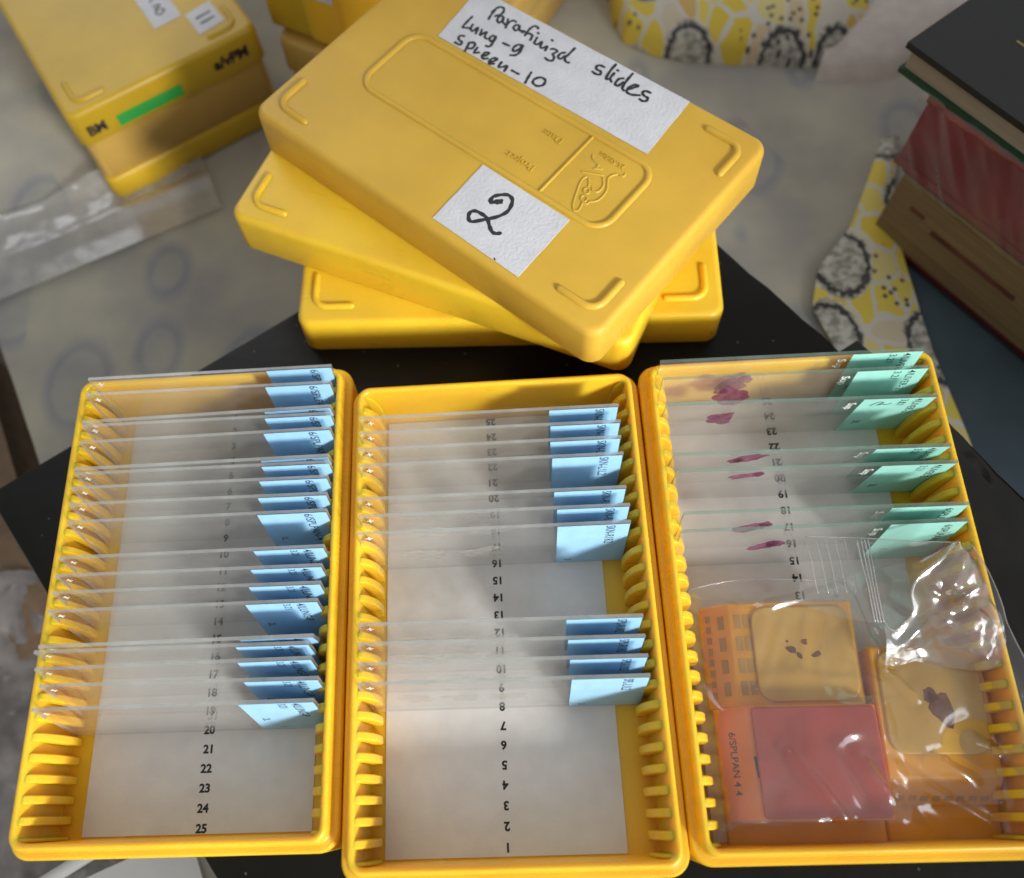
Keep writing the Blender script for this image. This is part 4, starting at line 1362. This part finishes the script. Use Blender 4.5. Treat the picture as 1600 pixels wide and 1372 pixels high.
mb.build('lid', YELLOW, up, 50)
mb = MB()
mb.box(-8.0, 17.0, -30.8, -30.62, 24.0, 70.0)
mb.build('paper_label', TEXTURED_PAPER, up)

# ------------------------------------------------------------------ books at the right
bx = Vector((0.578, -0.816)); by_ = Vector((0.816, 0.578))
BROT = math.atan2(bx.y, bx.x)
def book(label, loc2, z, thick, lx, ly, board_m, page_m, board=1.8, over=1.5, spine=False, top_board=True):
    root = empty('book', (loc2[0], loc2[1], z), (0, 0, BROT))
    tag(root, label, 'book', 'books piled at the right')
    mb = MB()
    mb.box(0, lx, 0, ly, 0, board)
    mb.build('back_cover', board_m, root)
    mb = MB()
    mb.box(over, lx-over, over, ly-over, board, thick-board)
    mb.build('page_block', page_m, root)
    if top_board:
        mb = MB()
        mb.box(0, lx, 0, ly, thick-board, thick)
        o = mb.build('front_cover', board_m, root)
    return root
bk1 = book('thick book with yellowed page edges at the bottom of the pile', (158.0, 169.5), ZC+0.3, 36.0, 190, 140, MAROON, PAGES, 1.6, 1.0)
bk2 = book('thick dark red book wrapped in clear plastic, middle of the pile', (154.5, 172.5), -10.4, 31.5, 185, 135, COVER_RED, COVER_RED, 3.0, 0.6)
bk3 = book('black covered book with green edges on top of the pile', (145.8, 184.0), 21.3, 11.5, 180, 135, COVER_GREEN, PAGES_GREY, 2.0, 1.2, top_board=False)
mb = MB(); mb.box(-0.8, 179, -0.8, 134, 9.6, 12.0); mb.build('front_cover', COVER_BLACK, bk3)
mb = MB(); mb.box(22, 75, 25, 25.8, 12.03, 12.1); mb.build('gilt_line', GILT, bk3)
# red stamp line on the lower page block
mb = MB(); mb.box(22, 62, 0.85, 0.98, 17.5, 20.0); mb.box(10, 17, 0.85, 0.98, 21.0, 23.0); mb.build('red_smudge', SMUDGE, bk1)
# loose plastic wrap on the red book
mb = MB()
def f(u, v):
    x = -2+188*u; z = -0.5+33*v
    y = -1.6-1.5*max(0, nz(x*0.9+z*0.5, z*0.25, 0.12, 2.0))-1.2*max(0, nz(x+z*0.8, z*0.2, 0.3, 5.0))+ (1.2 if v > 0.97 else 0)
    return (x, y, z)
grid(mb, 140, 30, f)
mb.build('plastic_wrap', thin_film('book_wrap_film', (0.97, 0.97, 0.97), 0.06, 2.5, 0.28, 0.04, (0.7, 0.62, 0.62), 1.0, 30.0, 0.25), bk2, 180)

# ------------------------------------------------------------------ clear sleeve lying at the left, odds and ends at the lower left
mb = MB()
a0, a1 = Vector((-262, 140)), Vector((-120, 203))
b0, b1_ = Vector((-290, 176)), Vector((-136, 244))
def f(u, v):
    p = a0.lerp(a1, u); q = b0.lerp(b1_, u)
    r = p.lerp(q, v)
    x, y = r
    z = ZC+2.4+2.2*math.exp(-((v-0.42)/0.10)**2)+1.6*math.exp(-((v-0.9)/0.1)**2)+2.4*nz(x, y, 0.035, 7.0)*v+1.0*nz(x, y, 0.14, 3.0)*v
    if v > 0.75 and u > 0.62: z += 20*(v-0.75)*4*(u-0.62)
    return (x, y, z)
grid(mb, 110, 50, f)
tag(mb.build('plastic_sleeve', SLEEVE, None, 180), 'cloudy clear plastic sleeve lying on the grey cloth at the left', 'plastic sleeve')

mb = MB()
mb.box(-60, 0, -90, 60, -60, 0, M=Matrix.Translation((-209, 96, ZC-14)) @ rot2(R_(24)))
tag(mb.build('cardboard_box', CARTON), 'brown cardboard box beside the table at the left edge', 'cardboard box')

mb = MB()
def f(u, v):
    x = -260+120*u; y = 42-150*v
    z = -62+7*nz(x, y, 0.035, 1.0)+4*abs(nz(x*1.2+y*0.5, y, 0.08, 6.0))+1.6*abs(nz(x, y, 0.25, 2.0))
    return (x, y, z)
grid(mb, 90, 100, f)
tag(mb.build('grey_plastic_bag', GREY_FILM, None, 180), 'crumpled grey plastic bag beside the left tray', 'plastic bag')
sheet = empty('plastic_sheet', (-140, -72, ZC+1))
tag(sheet, 'white plastic sheet with a rolled edge under the left tray', 'plastic sheet')
mb = MB()
mb.box(0, 60, -70, 0, 0, 1.2, M=rot2(R_(22)) @ Matrix.Translation((-26, 3, 0)))
mb.build('flat_sheet', WHITE_SHEET, sheet)
mb = MB()
rings = []
d = Vector((math.cos(R_(30)), math.sin(R_(30)), 0)); nr = Vector((-d.y, d.x, 0))
for k in range(13):
    p = Vector((-30, -7, 3))+d*(k*3.2)
    rings.append([p+nr*2.3*math.cos(q*math.pi/6)+Vector((0, 0, 2.3*math.sin(q*math.pi/6))) for q in range(12)])
mb.loft(rings)
mb.build('rolled_edge', WHITE_SHEET, sheet, 60)
